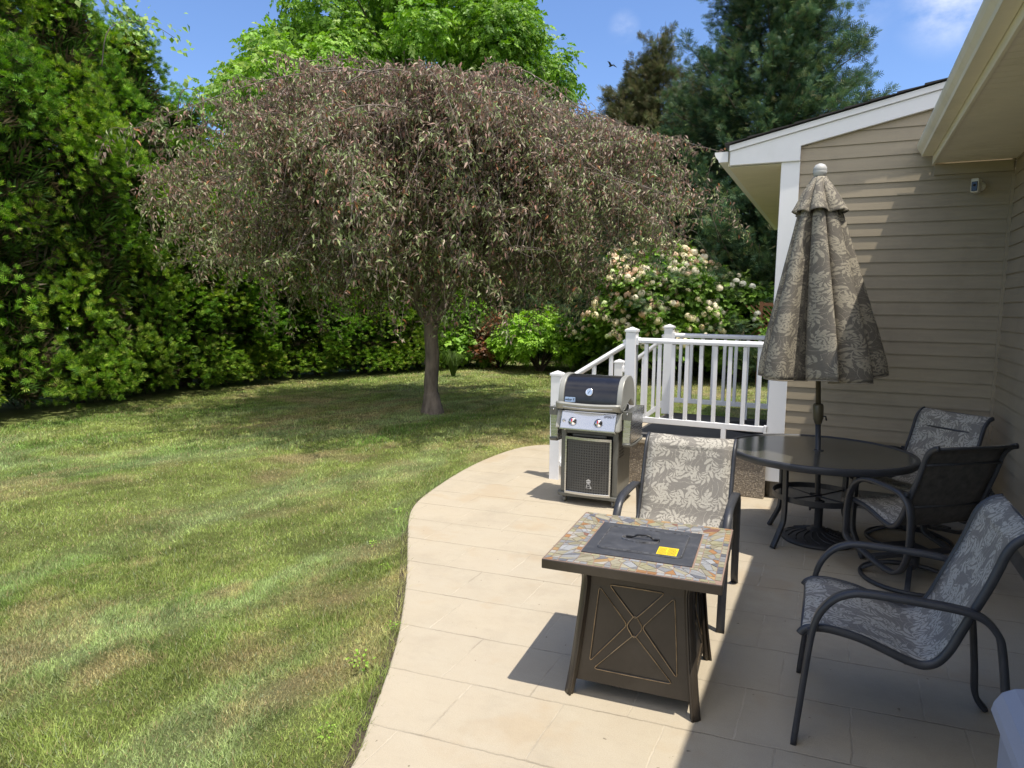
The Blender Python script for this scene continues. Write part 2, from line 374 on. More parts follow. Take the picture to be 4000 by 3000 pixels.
def m_patio():
    t = NT('stamped_concrete'); co = t.coord()
    sx = t.new('SeparateXYZ'); t.l.new(co, sx.inputs[0])
    y2 = t.math('ADD', t.math('SUBTRACT', sx.outputs['Y'], t.math('MULTIPLY', sx.outputs['X'], 0.10)), -0.23 + 0.4235 * 20)
    wob = t.noise(7, 4, 0.7); wob2 = t.noise(45, 2, 0.6)
    y3 = t.math('ADD', y2, t.math('ADD', t.math('MULTIPLY', t.math('SUBTRACT', wob, 0.5), 0.022), t.math('MULTIPLY', t.math('SUBTRACT', wob2, 0.5), 0.008)))
    x3 = t.math('ADD', t.math('ADD', sx.outputs['X'], 10.02), t.math('ADD', t.math('MULTIPLY', t.math('SUBTRACT', wob2, 0.5), 0.010), t.math('MULTIPLY', t.math('SUBTRACT', t.noise(6, 3), 0.5), 0.02)))
    cv = t.new('CombineXYZ', X=x3, Y=y3)
    def brick(ms, sm):
        b = t.new('TexBrick', offset=0.37, offset_frequency=2, squash=1.35, squash_frequency=3)
        b.inputs['Scale'].default_value = 1.0; b.inputs['Mortar Size'].default_value = ms; b.inputs['Mortar Smooth'].default_value = sm
        b.inputs['Brick Width'].default_value = 0.43; b.inputs['Row Height'].default_value = 0.4235
        b.inputs['Color1'].default_value = (0, 0, 0, 1); b.inputs['Color2'].default_value = (1, 1, 1, 1); b.inputs['Mortar'].default_value = (.5, .5, .5, 1)
        t.l.new(cv.outputs[0], b.inputs['Vector']); return b
    b1 = brick(0.0045, 0.35)
    fr = t.math('ABSOLUTE', t.math('SUBTRACT', t.math('FRACT', t.math('DIVIDE', y3, 0.4235)), 0.5))
    rowl = t.ramp(fr, 0.4865, 0.4945); g = b1.outputs['Fac']; gy_ = t.math('SUBTRACT', g, rowl, None, True)
    slab = b1.outputs['Color']
    big = t.ramp(t.noise(0.9, 5, 0.6), 0.3, 0.7); mid = t.ramp(t.noise(5, 6, 0.7), 0.3, 0.72); fine = t.ramp(t.noise(210, 2, 0.7), 0.35, 0.68); grit = t.ramp(t.noise(420, 1, 0.5), 0.62, 0.75)
    c = t.mix(big, (0.468, 0.412, 0.308), (0.445, 0.402, 0.322))
    c = t.mix(t.math('MULTIPLY', mid, 0.5), c, (0.405, 0.34, 0.25))
    c = t.mix(t.math('MULTIPLY', slab, 0.12), c, (0.56, 0.48, 0.36))
    # paler weathered margin along the lawn (worn and bleached), streaks of the stamped slate
    st = t.ramp(t.noise(1.0, 5, 0.65, stretch=(9, 26, 1)), 0.52, 0.75)
    c = t.mix(t.math('MULTIPLY', st, 0.22), c, (0.34, 0.30, 0.235))
    c = t.mix(t.math('MULTIPLY', fine, 0.36), c, (0.33, 0.27, 0.19))
    c = t.mix(t.math('MULTIPLY', grit, 0.5), c, (0.62, 0.55, 0.42))
    patch = t.ramp(t.noise(1.5, 4, 0.6), 0.56, 0.64)
    c = t.mix(t.math('MULTIPLY', patch, 0.34), c, (0.40, 0.30, 0.185))
    dk = t.ramp(t.noise(2.2, 5, 0.7, stretch=(1, 1.6, 1)), 0.42, 0.62)
    pale = t.math('MULTIPLY', gy_, t.math('MULTIPLY', t.ramp(t.noise(3.1, 3, 0.6), 0.4, 0.6), 0.55))
    c = t.mix(pale, c, (0.60, 0.53, 0.41))
    c = t.mix(t.math('MULTIPLY', gy_, t.math('MULTIPLY', t.ramp(t.noise(2.7, 4, 0.6), 0.5, 0.62), 0.35)), c, (0.16, 0.135, 0.10))
    c = t.mix(t.math('MULTIPLY', rowl, t.math('ADD', 0.08, t.math('MULTIPLY', dk, 0.44))), c, (0.13, 0.11, 0.08))
    gr = t.ramp(t.noise(1.7, 6, 0.72), 0.50, 0.72); c = t.mix(t.math('MULTIPLY', gr, 0.30), c, (0.26, 0.225, 0.175))
    sp = t.ramp(t.noise(26, 2, 0.5), 0.735, 0.76)
    c = t.mix(t.math('MULTIPLY', sp, 0.7), c, (0.12, 0.10, 0.07))
    t.base(c, 0.82, 0, 0.25)
    h = t.math('SUBTRACT', t.math('ADD', t.math('MULTIPLY', t.noise(9, 6, 0.7), 0.30), t.math('MULTIPLY', fine, 0.12)), t.math('MAXIMUM', rowl, t.math('MULTIPLY', gy_, 0.5)))
    t.bump(h, 0.6, 0.006)
    return t.m
M['patio'] = m_patio()
def m_aggregate():
    t = NT('exposed_aggregate')
    v = t.new('TexVoronoi'); v.inputs['Scale'].default_value = 75; t.l.new(t.coord(), v.inputs['Vector'])
    sx = t.new('SeparateXYZ'); t.l.new(v.outputs['Color'], sx.inputs[0])
    c = t.mix(sx.outputs['X'], (0.18, 0.15, 0.115), (0.58, 0.50, 0.39)); c = t.mix(t.ramp(v.outputs['Distance'], 0.0, 0.7), c, (0.20, 0.17, 0.135))
    t.base(c, 0.8); t.bump(v.outputs['Distance'], 0.8, 0.006); return t.m
M['aggregate'] = m_aggregate()
M['landing'] = plain('landing_grey', (0.088, 0.086, 0.084), 0.8, var=0.2, scale=5, bump=0.3, bscale=150)
M['edge_stone'] = plain('edge_concrete', (0.44, 0.38, 0.29), 0.85, var=0.15, scale=12, bump=0.3, bscale=120)
def m_glass():
    t = NT('pebbled_table_glass')
    t.base(t.mix(t.ramp(t.noise(14, 4), 0.3, 0.7), (0.060, 0.058, 0.048), (0.085, 0.080, 0.066)), 0.16, 0, 0.6)
    v = t.new('TexVoronoi', feature='SMOOTH_F1'); v.inputs['Scale'].default_value = 130; t.l.new(t.coord(), v.inputs['Vector'])
    t.bump(v.outputs['Distance'], 0.10, 0.003); return t.m
M['glass'] = m_glass()
def m_perf():
    t = NT('perforated_steel'); sx = t.new('SeparateXYZ'); t.l.new(t.coord('UV'), sx.inputs[0])
    fx = t.math('SUBTRACT', t.math('FRACT', t.math('MULTIPLY', sx.outputs['X'], 44)), 0.5); fy = t.math('SUBTRACT', t.math('FRACT', t.math('MULTIPLY', sx.outputs['Y'], 44)), 0.5)
    d = t.math('SQRT', t.math('ADD', t.math('MULTIPLY', fx, fx), t.math('MULTIPLY', fy, fy)))
    f = t.ramp(d, 0.28, 0.22)
    t.base(t.mix(f, (0.085, 0.085, 0.082), (0.008, 0.008, 0.008)), 0.45, 0.3); t.bump(t.math('SUBTRACT', 1.0, f), 0.5, 0.002); return t.m
M['perf'] = m_perf()
def m_attr(name, rough=0.6, bump=0.2):
    t = NT(name); a = t.new('Attribute', attribute_name='Col')
    n = t.ramp(t.noise(70, 5, 0.7, stretch=(1, 2.5, 1)), 0.25, 0.75)
    c = t.mix(n, a.outputs['Color'], (1.45, 1.4, 1.35), 'MULTIPLY'); t.base(c, rough, 0, 0.35); t.bump(n, bump, 0.002); return t.m
M['tile'] = m_attr('slate_tile')
def m_lawn():
    t = NT('lawn_turf'); a = t.new('Attribute', attribute_name='Col')
    n = t.ramp(t.noise(60, 5, 0.75), 0.3, 0.7); n2 = t.ramp(t.noise(9, 4, 0.7), 0.3, 0.7)
    c = t.mix(n, t.mix(0.4, a.outputs['Color'], (0.06, 0.065, 0.025)), a.outputs['Color'])
    c = t.mix(t.math('MULTIPLY', n2, 0.25), c, (0.30, 0.26, 0.12))
    t.base(c, 0.9, 0, 0.1); t.bump(n, 1.0, 0.03); return t.m
M['lawn'] = m_lawn()

# ------------------------------------------------------------------ noise for lawn colour
def _hash(i, j, s): 
    h = np.sin(i * 127.1 + j * 311.7 + s * 74.7) * 43758.5453
    return h - np.floor(h)
def vnoise(x, y, s=0):
    i = np.floor(x); j = np.floor(y); fx = x - i; fy = y - j; fx = fx * fx * (3 - 2 * fx); fy = fy * fy * (3 - 2 * fy)
    a = _hash(i, j, s); b = _hash(i + 1, j, s); c = _hash(i, j + 1, s); d = _hash(i + 1, j + 1, s)
    return (a * (1 - fx) + b * fx) * (1 - fy) + (c * (1 - fx) + d * fx) * fy
def fbm(x, y, s=0, o=4):
    t = 0; a = 0.5; n = 0
    for k in range(o): t = t + a * vnoise(x * 2 ** k, y * 2 ** k, s + k * 7); n += a; a *= 0.55
    return t / n
def lawn_colour(x, y):
    wx = x + 0.5 * (fbm(x * .8, y * .8, 41) - .5) + .25 * (fbm(x * 3, y * 3, 43) - .5); wy = y + 0.9 * (fbm(x * .9, y * .7, 47) - .5); x, y = wx, wy
    streak = fbm(x * 1.5 + 3, y * 0.55, 1); patch = fbm(x * 0.75, y * 0.5 + 9, 5); small = fbm(x * 4.2, y * 2.6, 11)
    dry = np.clip((0.40 * streak + 0.45 * patch + 0.50 * (small - .5) - 0.445) * 4.2, 0, 1)
    lush = np.clip((fbm(x * 1.3 + 31, y * 0.7, 21) - 0.5) * 3.5, 0, 1)
    g = np.array((0.30, 0.372, 0.105)); d = np.array((0.62, 0.50, 0.27)); l = np.array((0.155, 0.285, 0.058)); p = np.array((0.43, 0.53, 0.27))
    c = g[None] * np.ones((len(x), 1)); c = c + (l - c) * (lush * 0.75)[:, None]
    pale = np.clip((fbm(x * 1.9 + 7, y * 0.5 + 3, 33) - 0.52) * 5, 0, 1); c = c + (p - c) * (pale * 0.5)[:, None]
    c = c + (d - c) * (dry * 0.75)[:, None]
    mot = 0.42 + 1.16 * fbm(x * 6.5, y * 4.5, 71, 3); return c * mot[:, None], dry

# ------------------------------------------------------------------ ground: lawn sheet, patio, soil line, grass
EDGE = [(-1.36, -3.0), (-1.36, 0.6), (-1.45, 1.4), (-1.555, 1.918), (-1.68, 2.211), (-1.96, 2.80), (-2.36, 3.48), (-2.74, 4.06), (-3.10, 4.62), (-3.28, 5.02), (-3.40, 5.55), (-3.50, 6.2), (-3.54, 6.85), (-3.50, 7.45), (-3.38, 7.78), (-3.16, 7.95), (-2.7, 7.97), (-1.7, 7.98)]
edge_s = smooth_path([(a, b, 0) for a, b in EDGE], 5)
def ground_z(x, y):      # the lawn lies level by the patio and rolls very slightly
    d = np.clip((-3.2 - x) / 6.0, 0, 1)
    return -0.035 + d * 0.05 * np.sin(x * 0.7 + 1) * np.cos(y * 0.35)
gx = np.concatenate([[-400, -120, -45, -24, -16], np.linspace(-13, 3, 130), [8, 20, 60, 400]])
gy = np.concatenate([[-400, -100, -30, -8], np.linspace(-3, 36, 260), [48, 70, 130, 450]])
GX, GY = np.meshgrid(gx, gy); gxx = GX.ravel(); gyy = GY.ravel()
nx, ny = len(gx), len(gy)
GF = np.array([[j * nx + i, j * nx + i + 1, (j + 1) * nx + i + 1, (j + 1) * nx + i] for j in range(ny - 1) for i in range(nx - 1)])
tag(link_mesh('lawn', np_mesh('lawn', np.stack([gxx, gyy, ground_z(gxx, gyy)], 1), GF, lawn_colour(gxx, gyy)[0], True), M['lawn']), kind='structure')

pat = [(p.x, p.y) for p in edge_s] + [(-0.5, 7.98), (-0.5, 6.9), (1.3, 6.9), (1.3, -3.0)]
mb = MB(); mb.prism(pat, -0.16, 0.0, lambda u, v, w: (u, v, w))
po = mb.obj('patio', M['patio'], bevel=0.012, seg=3); tag(po, kind='structure')
mb = MB(); ee = [Vector((p.x, p.y, -0.022)) for p in edge_s]
for i in range(len(ee) - 1):
    t_ = (ee[i + 1] - ee[i]).normalized(); nrm = Vector((-t_.y, t_.x, 0)); 
    mb.add([ee[i], ee[i] + nrm * 0.045, ee[i + 1] + nrm * 0.045, ee[i + 1]], [(0, 3, 2, 1)])
tag(mb.obj('soil_edge', M['soil']), kind='structure')

def inside(x, y, poly):
    r = np.zeros(len(x), bool); n = len(poly)
    for i in range(n):
        x1, y1 = poly[i]; x2, y2 = poly[(i + 1) % n]
        if y1 == y2: continue
        c = ((y1 > y) != (y2 > y)) & (x < (x2 - x1) * (y - y1) / (y2 - y1) + x1); r ^= c
    return r
def in_view(x, y, pad=0.25):
    z = x * _f.x + y * _f.y; l = x * _r.x + y * _r.y
    return (z > 0.8) & (np.abs(l) < z * (0.742 + pad) + 0.3)
rng = np.random.default_rng(7)
def blades(n, y0, y1, x0, x1, dens_w, h, wd):
    x = rng.uniform(x0, x1, n); y = rng.uniform(y0, y1, n)
    z = x * _f.x + y * _f.y
    keep = in_view(x, y) & ~inside(x, y, pat) & (z > dens_w[0]) & (z <= dens_w[1]) & (x > np.interp(y, (3, 5.5, 7, 8, 9.3, 10.8, 12.4, 14.8, 17), (-10.2, -10.36, -10.6, -10.75, -10.89, -10.98, -10.74, -9.9, -9.9)) - .12 + 0.08 * np.sin(y * 2.3)) & ~((x > -2.6) & (y > 6.3) & (y < 8.6))
    keep &= (z > 1.8)
    x = x[keep]; y = y[keep]; z = z[keep]; m = len(x)
    c, dry = lawn_colour(x, y)
    hh = h * (0.45 + 1.1 * fbm(x * 4.5, y * 4.5, 83, 2)) * rng.uniform(0.55, 1.35, m) * (1 - 0.35 * dry); az = rng.uniform(0, 2 * np.pi, m); ln = np.abs(rng.normal(0, 0.75, m)) + 0.2
    # mown swaths lean along the hedge, one way or the other
    sw = (fbm(x * 2.0, y * .9, 61) - .5) * 1.1
    tip = np.stack([np.cos(az) * ln, np.sin(az) * ln + sw, np.ones(m)], 1); tip = unit(tip) * hh[:, None]
    a2 = rng.uniform(0, 2 * np.pi, m); w = wd * rng.uniform(0.7, 1.3, m)
    side = np.stack([np.cos(a2), np.sin(a2), np.zeros(m)], 1) * w[:, None]
    b = np.stack([x, y, ground_z(x, y) - 0.005], 1)
    V = np.stack([b - side, b + side, b + tip], 1).reshape(-1, 3)
    straw = rng.random(m) < (0.10 + 0.4 * dry); br = rng.uniform(0.72, 1.38, m)
    c = c * br[:, None]; c[straw] = np.array((0.46, 0.38, 0.20)) * rng.uniform(0.6, 1.25, (straw.sum(), 1))
    pale = rng.random(m) < 0.05; c[pale] = np.array((0.36, 0.42, 0.24))
    return V, np.arange(m * 3).reshape(-1, 3), np.repeat(c, 3, 0)
gp = [blades(700000, 1.0, 6.5, -6.5, -1.3, (1.0, 4.6), 0.032, 0.0027),
      blades(560000, 2.0, 11.5, -11.3, -1.5, (4.6, 8.0), 0.030, 0.0038),
      blades(420000, 4.5, 19, -11.4, -0.6, (8.0, 14.0), 0.038, 0.0066),
      blades(150000, 10, 34, -11.4, -0.6, (14.0, 30.0), 0.045, 0.012)]
# longer wisps that the mower missed along the slab
pts = []
for i in range(len(edge_s) - 4):
    a, b = edge_s[i], edge_s[i + 1]
    if a.y < 0.9: continue
    t_ = (b - a); L = t_.length; t_.normalize(); nrm = Vector((-t_.y, t_.x, 0))
    for k in range(int(L * 380)):
        q = a + t_ * rng.uniform(0, L) + nrm * abs(rng.normal(0.012, 0.035)); pts.append((q.x, q.y))
pts = np.array(pts); m = len(pts); c, dry = lawn_colour(pts[:, 0], pts[:, 1])
tip = unit(np.stack([rng.normal(0.25, 0.5, m), rng.normal(0, 0.5, m), np.full(m, 0.9)], 1)) * rng.uniform(0.03, 0.085, (m, 1))
a2 = rng.uniform(0, 6.28, m); side = np.stack([np.cos(a2), np.sin(a2), np.zeros(m)], 1) * 0.0026
b = np.stack([pts[:, 0], pts[:, 1], np.full(m, -0.03)], 1)
gp.append((np.stack([b - side, b + side, b + tip], 1).reshape(-1, 3), np.arange(m * 3).reshape(-1, 3), np.repeat(c * rng.uniform(0.7, 1.3, (m, 1)), 3, 0)))
V, F, C = join_np(gp)
tag(link_mesh('grass', np_mesh('grass', V, F, C), M['grass']), 'short mown green and straw coloured grass of the lawn', 'grass', kind='stuff')

# ------------------------------------------------------------------ the house
YG = 6.65; XW = 1.17; XC = -0.55      # gable wall, long wall, left corner
EXP = 0.109; RS = 0.2186
def rake(x): return 3.129 + RS * (x + 0.403)
house = thing('house', 'tan clapboard house with white trim and a deep cream eave', 'house', (1.2, 6.65, 0))
mb = MB(); z = 0.17; rn = random.Random(3)
while z < 3.9:
    z1 = z + EXP; o0, o1 = 0.0235, 0.0135
    xl0 = max(-0.41, (z - 3.129 - 0.02) / RS - 0.403); xl1 = max(-0.41, (z1 - 3.129 - 0.02) / RS - 0.403)
    xr = 1.6
    if xl0 < xr - 0.05:
        mb.add([(xl0, YG - o0, z), (xr, YG - o0, z), (xr, YG - o1 + .001, z1 + .01), (xl1, YG - o1 + .001, z1 + .01), (xl0, YG - o0 + .005, z + .0015), (xr, YG - o0 + .005, z + .0015), (xr, YG - o0 + .006, z + .02), (xl0, YG - o0 + .006, z + .02)], [(0, 1, 2, 3), (4, 5, 1, 0), (5, 4, 7, 6)])
    z = z1
mb.obj('gable_wall', M['siding'], house, world=True)
mb = MB(); z = 0.17
while z < 2.95:
    z1 = z + EXP
    mb.add([(XW - 0.0235, YG - 0.02, z), (XW - 0.0235, -10, z), (XW - 0.0125, -10, z1 + .01), (XW - 0.0125, YG - 0.02, z1 + .01), (XW - .0185, YG - 0.02, z + .0015), (XW - .0185, -10, z + .0015), (XW - .0175, -10, z + .02), (XW - .0175, YG - .02, z + .02)], [(0, 1, 2, 3), (4, 5, 1, 0), (5, 4, 7, 6)])
    z = z1
mb.obj('side_wall', M['siding'], house, world=True)
mb = MB(); z = 0.5
while z < 3.0:
    z1 = z + EXP
    mb.add([(XC + 0.03, 12.3, z), (XC + 0.03, YG + 0.01, z), (XC + 0.037, YG + 0.01, z1), (XC + 0.037, 12.3, z1), (XC + 0.05, 12.3, z), (XC + 0.05, YG, z)], [(0, 1, 2, 3), (4, 5, 1, 0)])
    z = z1
mb.box((2.0, 12.3, 1.7), (5.0, 0.1, 3.0)); mb.box((5.2, 1.3, 1.7), (0.1, 22.6, 3.0)); mb.box((3.2, -10.05, 1.6), (4.0, 0.1, 2.8))
mb.obj('rear_wall', M['siding'], house, world=True)
MB().box((0.345, YG + 0.05, 0.085), (1.69, 0.09, 0.19)).box((XW + 0.05, -1.7, 0.085), (0.09, 16.6, 0.19)).box((XC + 0.06, 9.5, 0.24), (0.09, 5.6, 0.5)).objs('foundation', M['found'], house, world=True)
MB().box((-0.4755, YG - 0.012, 1.585), (0.153, 0.045, 2.85)).box((XC + 0.012, YG + 0.07, 1.585), (0.03, 0.11, 2.85)).objs('corner_board', M['white_trim'], house, world=True, bevel=0.004)
MB().box((XW - 0.028, YG - 0.031, 1.45), (0.024, 0.02, 2.7)).obj('corner_strip', M['siding'], house, world=True)
# rake board: deep board with a flat-bottomed return at the eave, a smaller moulding above it
mb = MB(); f = lambda u, v, w: (u, w, v)
mb.prism([(-0.985, 3.006), (-0.40, 3.006), (-0.40, rake(-0.40)), (1.55, rake(1.55)), (1.55, rake(1.55) + 0.125), (-0.985, rake(-0.985) + 0.125)], YG - 0.056, YG - 0.006, f)
mb.obj('rake_board', M['white_trim'], house, world=True, bevel=0.003)
mb = MB(); o = 0.127
mb.prism([(-0.992, rake(-0.992) + o), (1.55, rake(1.55) + o), (1.55, rake(1.55) + o + 0.05), (-0.992, rake(-0.992) + o + 0.05)], YG - 0.074, YG - 0.006, f)
mb.obj('rake_moulding', M['white_trim'], house, world=True, bevel=0.003)
mb = MB()
for k in range(14):       # overlapping shingle courses up the slope, each thicker at its lower edge
    xa = -1.03 + k * 0.19; xb = xa + 0.21; q = rake(0) + 0.187
    za = q + RS * xa; zb = q + RS * xb; jx = rn.uniform(-.004, .004)
    mb.add([(xa, YG - 0.098 + jx, za), (xa, YG - 0.098 + jx, za + 0.017), (xb, YG - 0.098 + jx, zb + 0.003), (xb, YG - 0.098 + jx, zb),
            (xa, 12.5, za), (xa, 12.5, za + 0.017), (xb, 12.5, zb + 0.003), (xb, 12.5, zb)], [(0, 1, 2, 3), (0, 4, 5, 1), (1, 5, 6, 2), (7, 4, 0, 3), (4, 7, 6, 5), (2, 6, 7, 3)])
mb.hexa([(1.6, YG - 0.09, rake(1.6) + .18), (5.4, YG - 0.09, rake(5.4) + .18), (5.4, 12.5, rake(5.4) + .18), (1.6, 12.5, rake(1.6) + .18)], [(1.6, YG - 0.09, rake(1.6) + .21), (5.4, YG - 0.09, rake(5.4) + .21), (5.4, 12.5, rake(5.4) + .21), (1.6, 12.5, rake(1.6) + .21)])
mb.hexa([(0.50, -10.3, 3.085), (5.4, -10.3, 4.55), (5.4, YG - 0.10, 4.55), (0.50, YG - 0.10, 3.085)], [(0.50, -10.3, 3.11), (5.4, -10.3, 4.575), (5.4, YG - 0.10, 4.575), (0.50, YG - 0.10, 3.11)])
mb.obj('roof', M['shingle'], house, world=True)
# left eave: fascia, soffit, gutter
MB().box((-0.995, 9.57, 3.075), (0.022, 5.82, 0.13)).obj('fascia', M['cream'], house, world=True)
MB().box((-0.765, 9.53, 3.001), (0.438, 5.75, 0.010)).obj('soffit', M['cream'], house, world=True)
def gutter(xo, xi, zt, zb, ya, yb):       # K-style profile, outer lip at xo
    w = xi - xo
    outer = [(xi, zt), (xi, zb), (xo + w * 0.33, zb), (xo + w * 0.28, zb + (zt - zb) * 0.22), (xo + w * 0.10, zb + (zt - zb) * 0.50), (xo + w * 0.02, zb + (zt - zb) * 0.72), (xo, zt - 0.012), (xo, zt)]
    inner = [(xo + 0.006, zt - 0.001), (xo + w * 0.14, zb + (zt - zb) * 0.52), (xo + w * 0.36, zb + 0.006), (xi - 0.006, zb + 0.006), (xi - 0.006, zt - 0.001)]
    m_ = MB(); m_.prism(outer + inner, ya, yb, lambda u, v, s: (u, s, v))
    for yy in (ya - 0.004, yb):
        m_.prism(outer, yy, yy + 0.004, lambda u, v, s: (u, s, v))
    return m_
gutter(-1.125, -1.008, 3.135, 3.045, YG - 0.02, 12.4).obj('gutter', M['white_trim'], house, world=True)
# long eave overhead: gutter, fascia below it, soffit with ribs, band on the wall
gutter(0.472, 0.586, 3.062, 2.966, -10.2, YG - 0.068).obj('gutter', M['cream'], house, world=True)
MB().box((0.599, -1.73, 2.985), (0.020, 16.7, 0.165)).obj('fascia', M['cream'], house, world=True, bevel=0.003)
mb = MB(); y = YG - 0.03
while y > -10:
    w = 0.098; mb.box((0.885, y - w / 2, 2.918), (0.545, w - 0.004, 0.012)); mb.box((0.885, y - w, 2.922), (0.545, 0.006, 0.010)); y -= w
mb.obj('soffit', M['cream'], house, world=True)
MB().box((0.87, YG - 0.032, 2.862), (0.53, 0.022, 0.085)).obj('frieze_board', M['siding'], house, world=True, bevel=0.002)

# ------------------------------------------------------------------ stoop, mat and railings
LZ = 0.465
stoop = thing('stoop', 'raised concrete stoop with rough aggregate sides behind the grill', 'stoop', (-1.2, 7.4, 0))
mb = MB().box((-1.19, 7.47, 0.205), (1.30, 1.82, 0.41)).box((-2.0, 7.47, 0.145), (0.32, 1.82, 0.29)).box((-2.31, 7.47, 0.06), (0.30, 1.82, 0.12))
mb.objs('side_wall', M['aggregate'], stoop, world=True, bevel=0.01)
MB().box((-1.19, 7.47, 0.4325), (1.34, 1.86, 0.045)).box((-2.01, 7.47, 0.31), (0.33, 1.86, 0.036)).box((-2.32, 7.47, 0.138), (0.32, 1.86, 0.034)).objs('tread', M['edge_stone'], stoop, world=True, bevel=0.008)
MB().box((-1.185, 7.49, 0.459), (1.25, 1.74, 0.012)).obj('landing', M['landing'], stoop, world=True, bevel=0.003)
mb = MB(); mb.prism([(-0.505, 7.25), (-0.505, 8.15)] + [(-0.505 - 0.62 * math.sin(math.pi * k / 16), 7.70 + 0.45 * math.cos(math.pi * k / 16)) for k in range(1, 16)], LZ + 0.001, LZ + 0.016, lambda u, v, w: (u, v, w))
tag(mb.obj('door_mat', M['mat'], bevel=0.004), 'black half round rubber door mat on the stoop landing', 'mat')

def newel(rail, x, y, z0, z1, foot=True):
    o = MB().box((x, y, (z0 + z1) / 2), (0.104, 0.104, z1 - z0)).obj('newel_post', M['vinyl'], rail, world=True, bevel=0.006)
    mb = MB(); a, b = 0.060, 0.052
    mb.box((x, y, z1 + 0.011), (2 * a, 2 * a, 0.022))
    mb.add([(x - a, y - a, z1 + 0.022), (x + a, y - a, z1 + 0.022), (x + a, y + a, z1 + 0.022), (x - a, y + a, z1 + 0.022), (x, y, z1 + 0.05)], [(0, 1, 4), (1, 2, 4), (2, 3, 4), (3, 0, 4)])
    c = mb.obj('post_cap', M['vinyl'], o, bevel=0.003); c.location = (0, 0, 0)
    return o
RAILP = [(-0.032, -0.02), (0.032, -0.02), (0.036, 0.006), (0.026, 0.022), (0.0, 0.030), (-0.026, 0.022), (-0.036, 0.006)]
def railing(y, label, x0=-0.552, dy=0.0):
    rl = thing('porch_railing', label, 'railing', (-1.4, y, 0), group='white railings of the stoop')
    newel(rl, -1.835, y, LZ, 1.49); newel(rl, -2.435 + (-.075 if dy else 0), y + dy, -0.02 if dy else 0.02, 1.045)
    top, bot = 1.405, 0.635
    mb = MB(); mb.sweep([(-1.785, y, top), (x0, y, top)], RAILP, side=(0, 1, 0), smooth=False); mb.obj('top_rail', M['vinyl'], rl, world=True, bevel=0.004)
    mb = MB(); mb.box(((-1.785 + x0) / 2, y, bot), (x0 + 1.785, 0.045, 0.055)); mb.obj('bottom_rail', M['vinyl'], rl, world=True, bevel=0.005)
    MB().box((-0.93, y, (LZ + bot - 0.028) / 2), (0.045, 0.045, bot - 0.028 - LZ)).obj('support_foot', M['vinyl'], rl, world=True, bevel=0.003)
    mb = MB()
    for xx in (-1.772, x0 - 0.012): mb.box((xx, y, top - 0.003), (0.024, 0.085, 0.075)); mb.box((xx, y, bot), (0.024, 0.06, 0.075))
    mb.objs('bracket', M['vinyl'], rl, world=True, bevel=0.004)
    n = 9; proto = None
    for k in range(n):
        xx = -1.785 + (x0 + 1.785) * (k + 0.75) / (n + 0.4)
        if proto is None:
            proto = MB().box((0, 0, 0), (0.036, 0.036, top - bot - 0.05)).obj('baluster', M['vinyl'], rl, bevel=0.003)
            q = proto
        else: q = proto.copy(); COL.objects.link(q)
        q.location = Vector((xx, y, (top + bot) / 2)) - Vector(rl.location)
    # the flight
    p0 = Vector((-1.885, y, 1.375)); p1 = Vector((-2.385 + (-.075 if dy else 0), y + dy, 0.975)); d = Vector((0, 0, -0.80))
    mb = MB(); mb.sweep([p0, p1], RAILP, side=(0, 1, 0), smooth=False); mb.obj('stair_top_rail', M['vinyl'], rl, world=True, bevel=0.004)
    mb = MB(); mb.sweep([p0 + d, p1 + d], rrect(0.0225, 0.027, 0.004), side=(0, 1, 0), smooth=False); mb.obj('stair_bottom_rail', M['vinyl'], rl, world=True)
    for k in range(3):
        t_ = (k + 0.9) / 3.8; c = p0 + (p1 - p0) * t_
        q = MB().box((0, 0, 0), (0.036, 0.036, 0.76)).obj('baluster', M['vinyl'], rl, bevel=0.003); q.location = c + d * 0.5 - Vector(rl.location)
    mb = MB(); sl = math.atan2(0.40, 0.50)
    for p in (p0, p1, p0 + d, p1 + d):
        mb.box((0, 0, 0), (0.03, 0.075, 0.085), Matrix.Translation(p) @ Matrix.Rotation(-sl, 4, 'Y'))
    mb.objs('stair_bracket', M['vinyl'], rl, world=True, bevel=0.004)
    return rl
railing(6.62, 'white vinyl porch railing on the near front edge of the stoop by the grill', dy=-0.25)
railing(8.25, 'white vinyl porch railing on the far stoop edge, before the blossoming shrub', x0=-0.60)

